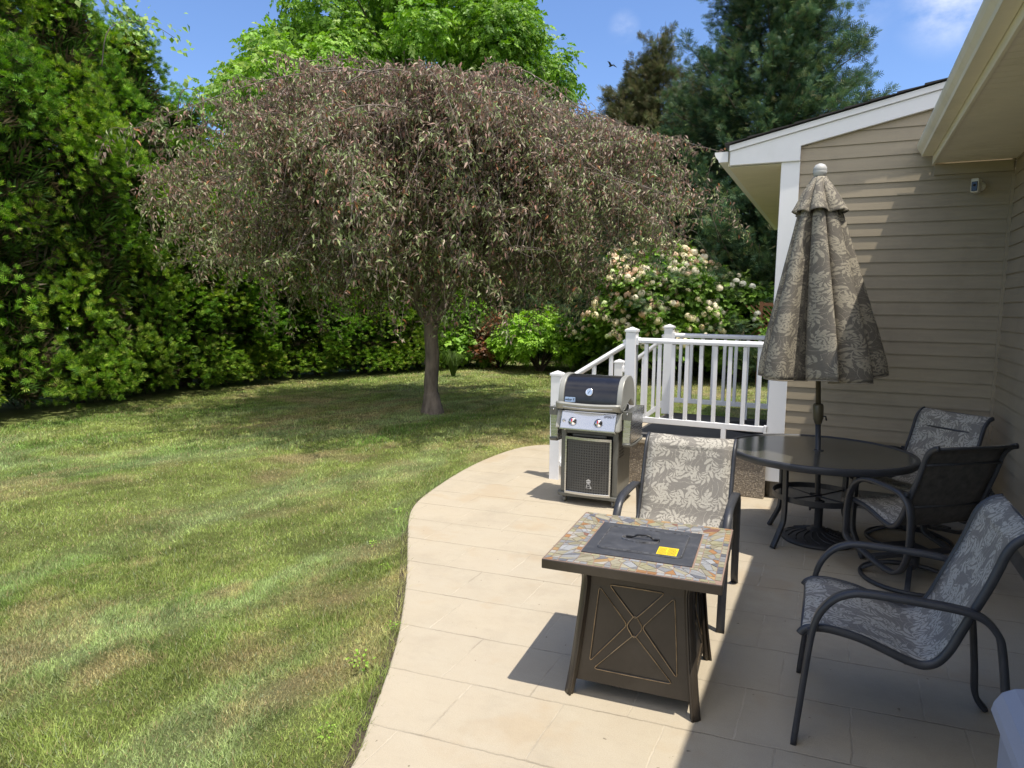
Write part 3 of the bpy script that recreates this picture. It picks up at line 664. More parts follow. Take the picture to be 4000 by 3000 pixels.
# ------------------------------------------------------------------ text
def text_mb(mb, txt, size, fn, shear=0.0, squeeze=1.0):
    cu = bpy.data.curves.new('txt', 'FONT'); cu.body = txt; cu.size = size; cu.shear = shear; cu.align_x = 'CENTER'; cu.align_y = 'CENTER'; cu.extrude = 0.0; cu.offset = size * 0.012
    o = bpy.data.objects.new('txt', cu); COL.objects.link(o)
    me = bpy.data.meshes.new_from_object(o)
    mb.add([fn(v.co.x * squeeze, v.co.y) for v in me.vertices], [tuple(p.vertices) for p in me.polygons])
    bpy.data.objects.remove(o); bpy.data.meshes.remove(me); bpy.data.curves.remove(cu)
def kettle_mb(mb, s, fn):      # kettle grill emblem, height about 2*s
    e = lambda cx, cy, rx, ry, a0=0, a1=360, n=20: [(cx + rx * math.cos(math.radians(a0 + (a1 - a0) * k / n)), cy + ry * math.sin(math.radians(a0 + (a1 - a0) * k / n))) for k in range(n + (a1 - a0 < 360))]
    polys = [e(0, .45, .5, .40, 4, 176, 12), e(0, .38, .5, .36, 184, 356, 12), [(-.08, .86), (.08, .86), (.08, .95), (-.08, .95)], [(-.30, .02), (-.20, 0), (-.42, -1.0), (-.52, -1.0)], [(.30, .02), (.20, 0), (.46, -.85), (.56, -.85)],
             [(-.38, -.62), (.40, -.55), (.40, -.48), (-.36, -.54)], e(.52, -.88, .16, .16, 0, 360, 12), e(0, -.12, .14, .12, 0, 360, 10), [(-.5, -1.0), (.5, -1.0), (.5, -.94), (-.5, -.94)]]
    for p in polys: mb.add([fn(u * s, v * s) for u, v in p], [tuple(range(len(p)))])

# ------------------------------------------------------------------ gas grill
gr = thing('gas_grill', 'gas grill with black lid, steel control panel and perforated door by the railing', 'grill', (-1.905, 5.60, 0), math.radians(2.0))
# cart
mb = MB(); mb.prism(rrect(0.29, 0.26, 0.05, 4), 0.062, 0.098, lambda u, v, w: (u, v + 0.26, w)); mb.obj('base_shelf', M['cart'], gr, bevel=0.008)
mb = MB()
mb.box((-0.232, 0.235, 0.385), (0.050, 0.43, 0.572)); mb.box((0.232, 0.235, 0.385), (0.050, 0.43, 0.572)); mb.box((0, 0.445, 0.385), (0.42, 0.02, 0.572)); mb.box((0, 0.035, 0.648), (0.414, 0.03, 0.046))
mb.obj('cabinet', M['cart'], gr, bevel=0.006)
MB().box((0, 0.12, 0.40), (0.412, 0.02, 0.5)).obj('cabinet_interior', M['black'], gr)
mb = MB()
for r_ in range(4):
    for cx in (0.10, 0.19): mb.box((0.2585, cx, 0.525 - 0.028 * r_), (0.004, 0.07, 0.008), Matrix.Rotation(0, 4, 'X'))
mb.objs('louvre', M['black'], gr)
def caster(x, y):
    o = MB().lathe([(0.0, -0.014), (0.022, -0.014), (0.031, -0.007), (0.031, 0.007), (0.022, 0.014), (0.0, 0.014)], 20, M=Matrix.Translation((x, y, 0.031)) @ Matrix.Rotation(math.pi / 2, 4, 'Y')).obj('caster', M['cart'], gr)
    MB().box((x, y, 0.056), (0.036, 0.05, 0.014)).obj('fork', M['black'], o)
for x, y in ((-0.22, 0.05), (0.22, 0.05), (-0.22, 0.47), (0.22, 0.47)): caster(x, y)
# bowed perforated door with a steel frame
def bow(u): return -0.018 - 0.022 * (1 - (u / 0.2) ** 2)
mb = MB(); N = 14; vs = []; uv = []
for j in range(2):
    for i in range(N + 1):
        u = -0.192 + 0.384 * i / N; zz = 0.118 + j * 0.462; vs.append((u, bow(u) + 0.012, zz)); uv.append((u + 0.2, zz))
mb.add(vs, [(i, i + 1, N + 2 + i, N + 1 + i) for i in range(N)], True, uv)
door = mb.obj('door', M['perf'], gr)
mb = MB(); pth = [(-0.205 + 0.41 * i / 12, bow(-0.205 + 0.41 * i / 12), 0.0) for i in range(13)]
for zz in (0.108, 0.592): mb.sweep([(a, b + 0.004, zz) for a, b, c in pth], rrect(0.006, 0.012, 0.002, 1), side=(0, -1, 0), smooth=False)
for xx in (-0.2, 0.2): mb.box((xx, bow(xx) + 0.006, 0.35), (0.013, 0.016, 0.47))
mb.obj('door_frame', M['steel'], door)
mb = MB(); kettle_mb(mb, 0.042, lambda u, v: (u + 0.015, bow(u + 0.015) + 0.0095, v + 0.205)); mb.obj('emblem', M['pale_grey'], door)
mb = MB(); mb.box((0.0, 0.025, 0.613), (0.30, 0.02, 0.018)); mb.obj('door_handle', M['cart'], gr, bevel=0.004)
# control panel, tilted back
PT = Vector((0, -0.01, 0.828)); PB = Vector((0, -0.075, 0.682)); pn = Vector((0, -(PT - PB).z, (PT - PB).y)).normalized()
def on_panel(u, v, w=0.0): p = (PT + PB) / 2 + (PT - PB).normalized() * v + pn * w; return (u, p.y, p.z)
mb = MB(); mb.hexa([(-0.245, PB.y, PB.z), (0.245, PB.y, PB.z), (0.245, 0.05, PB.z - 0.008), (-0.245, 0.05, PB.z - 0.008)], [(-0.245, PT.y, PT.z), (0.245, PT.y, PT.z), (0.245, 0.05, PT.z), (-0.245, 0.05, PT.z)])
panel = mb.obj('control_panel', M['steel'], gr, bevel=0.006)
mb = MB()
for sx in (-1, 1):
    x0, x1 = sx * 0.246, sx * 0.285; a, b = (x0, x1) if sx > 0 else (x1, x0)
    mb.hexa([(a, PB.y - 0.004, PB.z - 0.004), (b, PB.y + 0.02, PB.z - 0.004), (b, 0.10, PB.z - 0.004), (a, 0.10, PB.z - 0.004)], [(a, PT.y - 0.004, PT.z + 0.004), (b, PT.y + 0.012, PT.z + 0.004), (b, 0.10, PT.z + 0.004), (a, 0.10, PT.z + 0.004)])
mb.objs('panel_end', M['casting'], gr, bevel=0.012, seg=3)
mb = MB(); mb.sweep([on_panel(-0.245, -0.083, 0.0), on_panel(0.245, -0.083, 0.0)], rrect(0.006, 0.004, 0.001, 1), side=(0, 0, 1), smooth=False); mb.obj('panel_trim', M['steel'], panel)
Rk = pn.to_track_quat('Z', 'Y').to_matrix().to_4x4()
for ku in (-0.135, 0.095):
    Mk = Matrix.Translation(on_panel(ku, -0.012, 0.0)) @ Rk
    k_ = MB().lathe([(0.036, 0.0), (0.036, 0.003), (0.027, 0.006), (0.025, 0.024), (0.022, 0.029), (0.0, 0.029)], 24, M=Mk).obj('knob', M['chrome'], panel)
    mb = MB(); kettle_mb(mb, 0.012, lambda u, v: Mk @ Vector((u, v, 0.0297))); mb.add([Mk @ Vector((a, b, 0.0294)) for a, b in ((-.007, -.012), (.007, -.012), (.007, .013), (-.007, .013))], [(0, 1, 2, 3)]); mb.obj('knob_emblem', M['red'], k_)
    mb = MB(); mb.sweep([Mk @ Vector((0.041 * math.cos(math.radians(a)), 0.041 * math.sin(math.radians(a)), 0.001)) for a in range(190, 352, 12)], rrect(0.0016, 0.0008, 0.0004, 1), smooth=False); mb.obj('dial_mark', M['ink'], panel)
Mk = Matrix.Translation(on_panel(-0.213, -0.012, 0.0)) @ Rk
MB().lathe([(0.014, 0.0), (0.014, 0.004), (0.010, 0.006), (0.010, 0.016), (0.0, 0.017)], 16, M=Mk).obj('igniter_button', M['chrome'], panel)
mb = MB()
for k in range(27):
    u = -0.13 + k * 0.0098; ln = 0.014 + 0.016 * (1 - ((k - 13) / 13.5) ** 2)
    mb.box((0, 0, 0), (0.0045, ln, 0.003), Matrix.Translation(on_panel(u, 0.074 - ln / 2, 0.0006)) @ Rk)
mb.obj('vent_slot', M['casting'], panel)
mb = MB(); text_mb(mb, 'SPIRIT', 0.030, lambda u, v: on_panel(u + 0.178, v + 0.045, 0.0016), 0.35, 1.15); mb.obj('model_lettering', M['ink'], panel)
MB().box((0, 0.20, 0.838), (0.50, 0.38, 0.055)).obj('firebox', M['black'], gr, bevel=0.01)
# lid: black enamel barrel between grey end castings, with a bowed grey handle bar
LP = [(0.0, 0.862), (0.003, 0.93), (0.018, 1.00), (0.045, 1.055), (0.09, 1.098), (0.15, 1.120), (0.24, 1.128), (0.33, 1.11), (0.40, 1.05), (0.44, 0.95), (0.445, 0.862)]
LPs = [(p.x, p.y) for p in smooth_path([(a, b, 0) for a, b in LP], 4)]
mb = MB(); n = len(LPs)
mb.add([(-0.238, a, b) for a, b in LPs] + [(0.238, a, b) for a, b in LPs], [(i, n + i, n + i + 1, i + 1) for i in range(n - 1)], True)
lid = mb.obj('lid', M['enamel'], gr)
mb = MB()
out = [(a * 1.02 - 0.010, b + (0.010 if b > 0.9 else 0)) for a, b in LPs]; foot = [(0.435, 0.848), (0.36, 0.905), (0.29, 0.925), (0.22, 0.905), (0.10, 0.850), (-0.03, 0.842), (-0.055, 0.855), (-0.05, 0.885)]
for sx in (-1, 1):
    a, b = (0.236, 0.285) if sx > 0 else (-0.285, -0.236)
    mb.prism(out + foot, a, b, lambda u, v, w: (w, u, v))
mb.objs('lid_end', M['casting'], lid, bevel=0.014, seg=3)
mb = MB(); mb.sweep([(-0.285 + 0.57 * i / 12, -0.05 - 0.008 * (1 - ((i - 6) / 6) ** 2), 0.872 + 0.012 * ((i - 6) / 6) ** 2) for i in range(13)], rrect(0.030, 0.016, 0.010, 3), side=(0, -0.45, 1)); mb.obj('lid_handle', M['casting'], lid)
mb = MB(); mb.sweep([(-0.22 + 0.44 * i / 10, -0.068 - 0.008 * (1 - ((i - 5) / 5) ** 2), 0.862 + 0.008 * ((i - 5) / 5) ** 2) for i in range(11)], rrect(0.006, 0.003, 0.002, 1), side=(0, -0.2, 1)); mb.obj('handle_trim', M['pale_grey'], lid)
def on_lid(u, v, w=0.0):      # front of the lid near z = v
    for i in range(n - 1):
        if LPs[i][1] <= v <= LPs[i + 1][1]:
            k = (v - LPs[i][1]) / (LPs[i + 1][1] - LPs[i][1] + 1e-9); return (u, LPs[i][0] + k * (LPs[i + 1][0] - LPs[i][0]) - w, v)
    return (u, 0.0 - w, v)
ln_ = Vector((0, -1, 0.25)); Mt = Matrix.Translation(on_lid(-0.01, 0.995, 0.0)) @ ln_.to_track_quat('Z', 'Y').to_matrix().to_4x4()
th = MB().lathe([(0.034, -0.004), (0.034, 0.010), (0.030, 0.014), (0.026, 0.012), (0.0, 0.012)], 28, M=Mt).obj('thermometer', M['chrome'], lid)
MB().lathe([(0.025, 0.0128), (0.0, 0.0128)], 28, M=Mt, smooth=False).obj('dial_face', M['badge'], th)
MB().box((0, 0, 0), (0.0035, 0.030, 0.0012), Mt @ Matrix.Translation((0, 0, 0.0142)) @ Matrix.Rotation(-0.6, 4, 'Z')).obj('needle', M['ink'], th)
bx, bz = -0.178, 0.925
mb = MB(); mb.prism(rrect(0.050, 0.024, 0.008, 3), 0.0, 0.004, lambda u, v, w: on_lid(bx + u, bz + v, w + 0.001)); bd = mb.obj('badge', M['ink'], lid)
mb = MB(); mb.prism(rrect(0.047, 0.021, 0.006, 3), 0.0, 0.001, lambda u, v, w: on_lid(bx + u, bz + v, w + 0.0055)); mb.obj('badge_plate', M['badge'], bd)
mb = MB(); text_mb(mb, 'weber', 0.034, lambda u, v: on_lid(bx - 0.013 + u, bz + v, 0.0072), 0, 0.72); kettle_mb(mb, 0.014, lambda u, v: on_lid(bx + 0.034 + u, bz + v, 0.0072)); mb.obj('badge_lettering', M['ink'], bd)
# folded-down side tables
def side_table(sx):
    xi = sx * 0.290; xo = sx * 0.368
    a, b = min(xi, xo), max(xi, xo)
    o = MB().hexa([(a + (0.012 if sx < 0 else 0), 0.02, 0.565), (b - (0.012 if sx > 0 else 0), 0.02, 0.565), (b - (0.012 if sx > 0 else 0), 0.46, 0.565), (a + (0.012 if sx < 0 else 0), 0.46, 0.565)], [(a, 0.02, 0.848), (b, 0.02, 0.848), (b, 0.46, 0.848), (a, 0.46, 0.848)]).obj('side_table', M['steel'], gr, bevel=0.006)
    MB().box(((a + b) / 2, 0.012, 0.815), (0.080, 0.02, 0.075)).box(((a + b) / 2, 0.468, 0.815), (0.080, 0.02, 0.075)).objs('hinge_block', M['cart'], o, bevel=0.004)
    mb = MB(); mb.sweep([((a + b) / 2, 0.005, 0.575), ((a + b) / 2, 0.02, 0.555), ((a + b) / 2, 0.24, 0.545), ((a + b) / 2, 0.46, 0.555), ((a + b) / 2, 0.475, 0.575)], rrect(0.034, 0.009, 0.004), side=(1, 0, 0)); mb.obj('edge_strip', M['cart'], o)
    MB().lathe([(0.008, 0), (0.006, 0.004), (0, 0.005)], 12, M=Matrix.Translation(((a + b) / 2, 0.001, 0.83)) @ Matrix.Rotation(math.pi / 2, 4, 'X')).obj('screw', M['chrome'], o)
side_table(-1); side_table(1)
for x in (-0.225, 0.225): MB().lathe([(0.008, 0), (0.006, 0.004), (0, 0.005)], 12, M=Matrix.Translation((x, 0.018, 0.655)) @ Matrix.Rotation(math.pi / 2, 4, 'X')).obj('screw', M['chrome'], gr)

# ------------------------------------------------------------------ fire table
fp = thing('fire_table', 'square bronze gas fire table with slate mosaic top and black lid', 'fire table', (-0.765, 3.085, 0), math.radians(4.5))
HB = 0.0; BO = (0.015, -0.028)
def bw(z): return 0.222 + 0.048 * max(0, (0.50 - z) / 0.50) ** 1.1
mb = MB()
for k in range(4):
    Mq = Matrix.Translation((BO[0], BO[1], 0)) @ Matrix.Rotation(math.pi / 2 * k, 4, 'Z')
    zs = [0.065, 0.2, 0.35, 0.50, 0.552]
    vs = []
    for z in zs: vs += [Mq @ Vector((-bw(z) + 0.002, -bw(z) + 0.008, z)), Mq @ Vector((bw(z) - 0.002, -bw(z) + 0.008, z))]
    mb.add(vs, [(2 * i, 2 * i + 1, 2 * i + 3, 2 * i + 2) for i in range(len(zs) - 1)])
body = mb.obj('body_panel', M['brown_metal'], fp, solid=0.003)
# raised X ornament on each face: four rounded triangles and a diamond
def face_pt(Mq, u, z, w): return Mq @ Vector((u, -bw(z) + 0.007 - w, z))
TR = [[(-0.163, 0.492), (-0.190, 0.158), (-0.035, 0.345)], [(-0.118, 0.508), (0.120, 0.508), (0.0, 0.378)], [(0.163, 0.492), (0.190, 0.158), (0.035, 0.345)], [(-0.170, 0.128), (0.170, 0.128), (0.0, 0.305)]]
DI = [[(0, 0.392), (0.034, 0.342), (0, 0.292), (-0.034, 0.342)]]
for k in range(4):
    Mq = Matrix.Translation((BO[0], BO[1], 0)) @ Matrix.Rotation(math.pi / 2 * k, 4, 'Z')
    for nm, off, rr, mat_ in (('ornament', 0.0, 0.0036, M['brown_metal']), ('ornament_edge', 0.0030, 0.0024, M['gold_rub'])):
        mb = MB()
        for poly in TR + DI:
            c = Vector((sum(p[0] for p in poly) / len(poly), sum(p[1] for p in poly) / len(poly))); path = []
            nn = len(poly)
            for i in range(nn):
                p = Vector(poly[i]); a = Vector(poly[i - 1]); b = Vector(poly[(i + 1) % nn]); q = 0.014
                e0 = p + (a - p).normalized() * q; e1 = p + (b - p).normalized() * q
                L0 = Vector(poly[(i + 1) % nn]) + (p - Vector(poly[(i + 1) % nn])).normalized() * q
                path += [e0, (e0 + e1) * 0.25 + p * 0.5, e1, e1 + (L0 - e1) * 0.33, e1 + (L0 - e1) * 0.66]
            path = [q + (q - c).normalized() * off * 0.7 for q in path]
            mb.tube([face_pt(Mq, q.x, q.y, 0.0025 + off * 0.45) for q in path], rr, 6, closed=True)
        mb.obj(nm, mat_, body)
for k in range(4):
    Mq = Matrix.Translation((BO[0], BO[1], 0)) @ Matrix.Rotation(math.pi / 2 * k, 4, 'Z')
    pts = [(-bw(0) - 0.004, 0.0), (-bw(0.15), 0.15), (-bw(0.3), 0.3), (-bw(0.45), 0.45), (-0.222, 0.525), (-0.229, 0.560), (-0.250, 0.590)]
    pth = [Mq @ Vector((p.x, p.x, p.y)) for p in smooth_path([(a, b, 0) for a, b in pts], 4)]
    prof = [(0.0, -0.030), (0.022, -0.012), (0.026, -0.004), (0.022, 0.004), (0.018, 0.001), (0.012, -0.006)]
    mb = MB(); mb.sweep(pth, rrect(0.014, 0.016, 0.006, 3), side=Mq.to_3x3() @ Vector((1, -1, 0)), smooth=True)
    lg = mb.obj('leg', M['brown_metal'], fp)
    mb = MB()
    for s_ in (-1, 1): mb.tube([p + (Mq.to_3x3() @ Vector((s_ * 0.0125 - 0.006, -s_ * 0.0125 - 0.006, 0))) for p in pth], 0.006, 6)
    mb.obj('leg_bead', M['brown_metal'], lg)
T0, T1 = 0.590, 0.632; HW = 0.378
mb = MB()
for k in range(4):
    Mq = Matrix.Rotation(math.pi / 2 * k, 4, 'Z'); c = 0.022
    mb.hexa([Mq @ Vector(p) for p in ((-HW, -HW, T0), (HW, -HW, T0), (HW - c, -HW + c, T0), (-HW + c, -HW + c, T0))], [Mq @ Vector(p) for p in ((-HW, -HW, T1), (HW, -HW, T1), (HW - c, -HW + c, T1), (-HW + c, -HW + c, T1))])
mb.obj('apron', M['brown_metal'], fp, bevel=0.003)
MB().box((0, 0, T1 - 0.012), (2 * HW - 0.046, 2 * HW - 0.046, 0.016)).obj('top_board', M['black'], fp)
MB().box((0, 0, 0.558), (0.40, 0.40, 0.06)).obj('burner_box', M['black'], fp)
# mosaic: rim of small rectangles, a broad band of diamonds, an inner row of rectangles
LX, LY = 0.242, 0.228
tv, tf, tc = [], [], []
pal = [(0.215, 0.20, 0.14), (0.25, 0.235, 0.175), (0.175, 0.18, 0.185), (0.225, 0.235, 0.245), (0.105, 0.112, 0.13), (0.25, 0.135, 0.06), (0.28, 0.19, 0.095), (0.17, 0.09, 0.065), (0.27, 0.26, 0.235), (0.22, 0.21, 0.135)]
pw = [5, 5, 5, 5, 3, 1.6, 1.8, .9, 4, 4]
rt = random.Random(12)
def tile(poly, gap=0.0022):
    c = Vector((sum(p[0] for p in poly) / len(poly), sum(p[1] for p in poly) / len(poly))); out = []
    for p in poly:
        d = Vector(p) - c; L = d.length
        out.append(c + d * max(0.2, (L - gap * 1.25) / L))
    b = len(tv); col = rt.choices(pal, pw)[0]; br = rt.uniform(0.85, 1.15)
    zt = T1 + 0.0025 + rt.uniform(-.0004, .0004)
    for p in out: tv.append((p.x, p.y, zt)); tc.append([x * br for x in col])
    for p in out: tv.append((p.x, p.y, T1 - 0.002)); tc.append([x * br for x in col])
    k = len(out); tf.append(tuple(range(b, b + k)))
    for i in range(k): tf.append((b + i, b + k + i, b + k + (i + 1) % k, b + (i + 1) % k))
for k in range(4):
    ho = HW - 0.008; li = (LX, LY)[k % 2] + 0.006; lo_ = (LY, LX)[k % 2] + 0.006
    # local frame: side along u, distance v from centre; side k faces -Y, +X, +Y, -X
    def P(u, v, k=k):
        return [(u, -v), (v, u), (-u, v), (-v, -u)][k]
    r0, r1, r2, r3 = ho, ho - 0.026, lo_ + 0.022, lo_
    hl0 = ho; hin = li
    def halfw(v): t_ = (v - r3) / (r0 - r3); return hin + (hl0 - hin) * t_
    for va, vb in ((r0, r1), (r2, r3)):
        u = -halfw(va) ; wmax = halfw(va)
        while u < wmax - 0.006:
            w_ = rt.uniform(0.026, 0.046); u2 = min(u + w_, wmax)
            if wmax - u2 < 0.014: u2 = wmax
            cl = lambda uu, v: max(-halfw(v), min(halfw(v), uu))
            poly = [P(cl(u, va), va), P(cl(u2, va), va), P(cl(u2, vb), vb), P(cl(u, vb), vb)]
            if abs(cl(u, vb) - cl(u2, vb)) > 0.006: tile(poly)
            u = u2
    nD = 9; va, vb = r1, r2; vm = (va + vb) / 2
    J = lambda a: rt.uniform(-a, a)
    mid = [[-halfw(vm) + 2 * halfw(vm) * i / nD + (J(.010) if 0 < i < nD else 0), vm + (J(.012) if 0 < i < nD else 0)] for i in range(nD + 1)]
    top = [[-halfw(va) + 2 * halfw(va) * (i + .5) / nD + J(.010), va] for i in range(nD)]; bot = [[-halfw(vb) + 2 * halfw(vb) * (i + .5) / nD + J(.008), vb] for i in range(nD)]
    for i in range(nD):
        tq = [top[i][0], (va * .72 + vm * .28) + J(.008)]; bq = [bot[i][0], (vb * .72 + vm * .28) + J(.008)]
        tile([P(*mid[i]), P(*tq), P(*mid[i + 1]), P(*bq)])
        top[i].append(tq); bot[i].append(bq)
    for row, v_ in ((top, va), (bot, vb)):
        corners = [[-halfw(v_), v_]] + [[(row[i][0] + row[i + 1][0]) / 2 + J(.008), v_] for i in range(nD - 1)] + [[halfw(v_), v_]]
        for i in range(nD):
            q = row[i][2]; m0 = [row[i][0], v_]
            tile([P(*corners[i]), P(*m0), P(*q), P(*mid[i])]); tile([P(*m0), P(*corners[i + 1]), P(*mid[i + 1]), P(*q)])
me = bpy.data.meshes.new('mosaic'); me.from_pydata(tv, [], tf); me.update()
at = me.color_attributes.new('Col', 'FLOAT_COLOR', 'POINT'); at.data.foreach_set('color', np.concatenate([np.array(tc), np.ones((len(tc), 1))], 1).astype(np.float32).ravel())
link_mesh('mosaic', me, M['tile'], fp)
M['grout'] = plain('salmon_grout', (0.27, 0.185, 0.145), 0.9, var=0.12, scale=30)
mb = MB()
for k in range(4):
    li = (LX, LY)[k % 2]; lo_ = (LY, LX)[k % 2]; ho = HW - 0.004
    Q = lambda u, v: [(u, -v), (v, u), (-u, v), (-v, -u)][k]
    pts = [Q(-ho, ho), Q(ho, ho), Q(li, lo_), Q(-li, lo_)]
    mb.add([(a, b, T1 + 0.0004) for a, b in pts], [(0, 1, 2, 3)])
mb.obj('grout', M['grout'], fp)
mb = MB(); mb.prism(rrect(LX, LY, 0.004, 2), T1 - 0.004, T1 + 0.006, lambda u, v, w: (u, v, w)); fl = mb.obj('lid', M['black_lid'], fp, bevel=0.002)
mb = MB(); mb.prism(rrect(0.192, 0.165, 0.03, 5), T1 + 0.004, T1 + 0.0105, lambda u, v, w: (u, v, w)); mb.obj('lid_panel', M['black_lid'], fl, bevel=0.004)
mb = MB(); rp = [(a, b, T1 + 0.0106) for a, b in rrect(0.188, 0.161, 0.028, 5)]; mb.sweep(rp, rrect(0.0042, 0.0004, 0.0002, 1), side=None, closed=True, smooth=False); mb.obj('worn_edge', M['chalk'], fl)
mb = MB(); mb.sweep([(-0.02 + 0.085 * math.cos(a), 0.005 + 0.043 * math.sin(a) + 0.002 * math.sin(5 * a), T1 + 0.0106) for a in np.linspace(0, 2 * math.pi, 48, endpoint=False)], rrect(0.0075, 0.0005, 0.0002, 1), closed=True, smooth=False); mb.obj('worn_ring', M['chalk'], fl)
mb = MB(); hp = smooth_path([(-0.078, 0.02, T1 + 0.014), (-0.050, 0.02, T1 + 0.020), (-0.035, 0.02, T1 + 0.029), (0.0, 0.02, T1 + 0.032), (0.022, 0.02, T1 + 0.028), (0.036, 0.02, T1 + 0.018), (0.058, 0.02, T1 + 0.014)], 5)
mb.tube(hp, 0.0045, 8); mb.box((-0.075, 0.02, T1 + 0.015), (0.026, 0.013, 0.010)); mb.box((0.055, 0.02, T1 + 0.015), (0.026, 0.013, 0.010)); mb.obj('lid_handle', M['black'], fl)
mb = MB(); mb.prism([(0.078, -0.148), (0.166, -0.148), (0.166, -0.048), (0.078, -0.048)], T1 + 0.0105, T1 + 0.0113, lambda u, v, w: (u, v, w)); stk = mb.obj('warning_sticker', M['yellow'], fl)
mb = MB(); rt2 = random.Random(4)
for g0, nl, cut in ((0.0835, 7, 0.055), (0.124, 7, 0.02)):
    for i in range(nl):
        u = g0 + i * 0.0054; e = -0.143; f_ = -0.055 - (rt2.uniform(0, 0.006) if i < nl - 1 else cut)
        while e < f_:
            w_ = rt2.uniform(0.006, 0.016); e2 = min(e + w_, f_); mb.add([(u, e, T1 + 0.0117), (u + 0.0026, e, T1 + 0.0117), (u + 0.0026, e2, T1 + 0.0117), (u, e2, T1 + 0.0117)], [(0, 1, 2, 3)]); e = e2 + 0.0022
mb.obj('sticker_print', M['yellow_ink'], stk)
mb = MB(); mb.lathe([(0.007, -0.02), (0.007, 0.010), (0.019, 0.016), (0.021, 0.024), (0.014, 0.032), (0.0, 0.034)], 20, M=Matrix.Translation((BO[0] + bw(0.43) - 0.006, BO[1] + 0.05, 0.44)) @ Matrix.Rotation(math.pi / 2, 4, 'Y')); mb.obj('knob', M['black'], fp)

# ------------------------------------------------------------------ sling chairs (local: feet on z = 0, sitter faces -Y, front feet at y = 0)
FRM = [(0.0, 0.448), (0.012, 0.466), (0.04, 0.480), (0.10, 0.488), (0.2, 0.476), (0.28, 0.453), (0.35, 0.429), (0.40, 0.416), (0.435, 0.417), (0.470, 0.438), (0.503, 0.488), (0.538, 0.575), (0.573, 0.665), (0.608, 0.755), (0.632, 0.828), (0.648, 0.880), (0.670, 0.920), (0.705, 0.950), (0.738, 0.962)]
ARM = [(0.0, 0.0), (0.016, 0.2), (0.035, 0.416), (0.045, 0.49), (0.060, 0.545), (0.085, 0.590), (0.12, 0.628), (0.165, 0.652), (0.21, 0.662), (0.3, 0.664), (0.4, 0.663), (0.5, 0.660), (0.56, 0.652), (0.602, 0.634), (0.634, 0.600), (0.653, 0.555), (0.676, 0.396), (0.697, 0.2), (0.710, 0.065), (0.752, 0.004)]
ARMW = [(0.10, 0.235), (0.085, 0.33), (0.085, 0.44), (0.10, 0.53), (0.135, 0.60), (0.19, 0.643), (0.26, 0.662), (0.36, 0.662), (0.46, 0.655), (0.53, 0.640), (0.58, 0.605), (0.61, 0.55), (0.622, 0.45), (0.620, 0.33), (0.60, 0.24), (0.56, 0.175), (0.50, 0.150), (0.40, 0.158), (0.25, 0.195)]
ARMPROF = [(0.021, -0.011), (0.0225, 0.0), (0.021, 0.0095), (0.015, 0.0125), (0.0075, 0.0115), (0.006, 0.0125), (-0.006, 0.0125), (-0.0075, 0.0115), (-0.015, 0.0125), (-0.021, 0.0095), (-0.0225, 0.0), (-0.021, -0.011)]
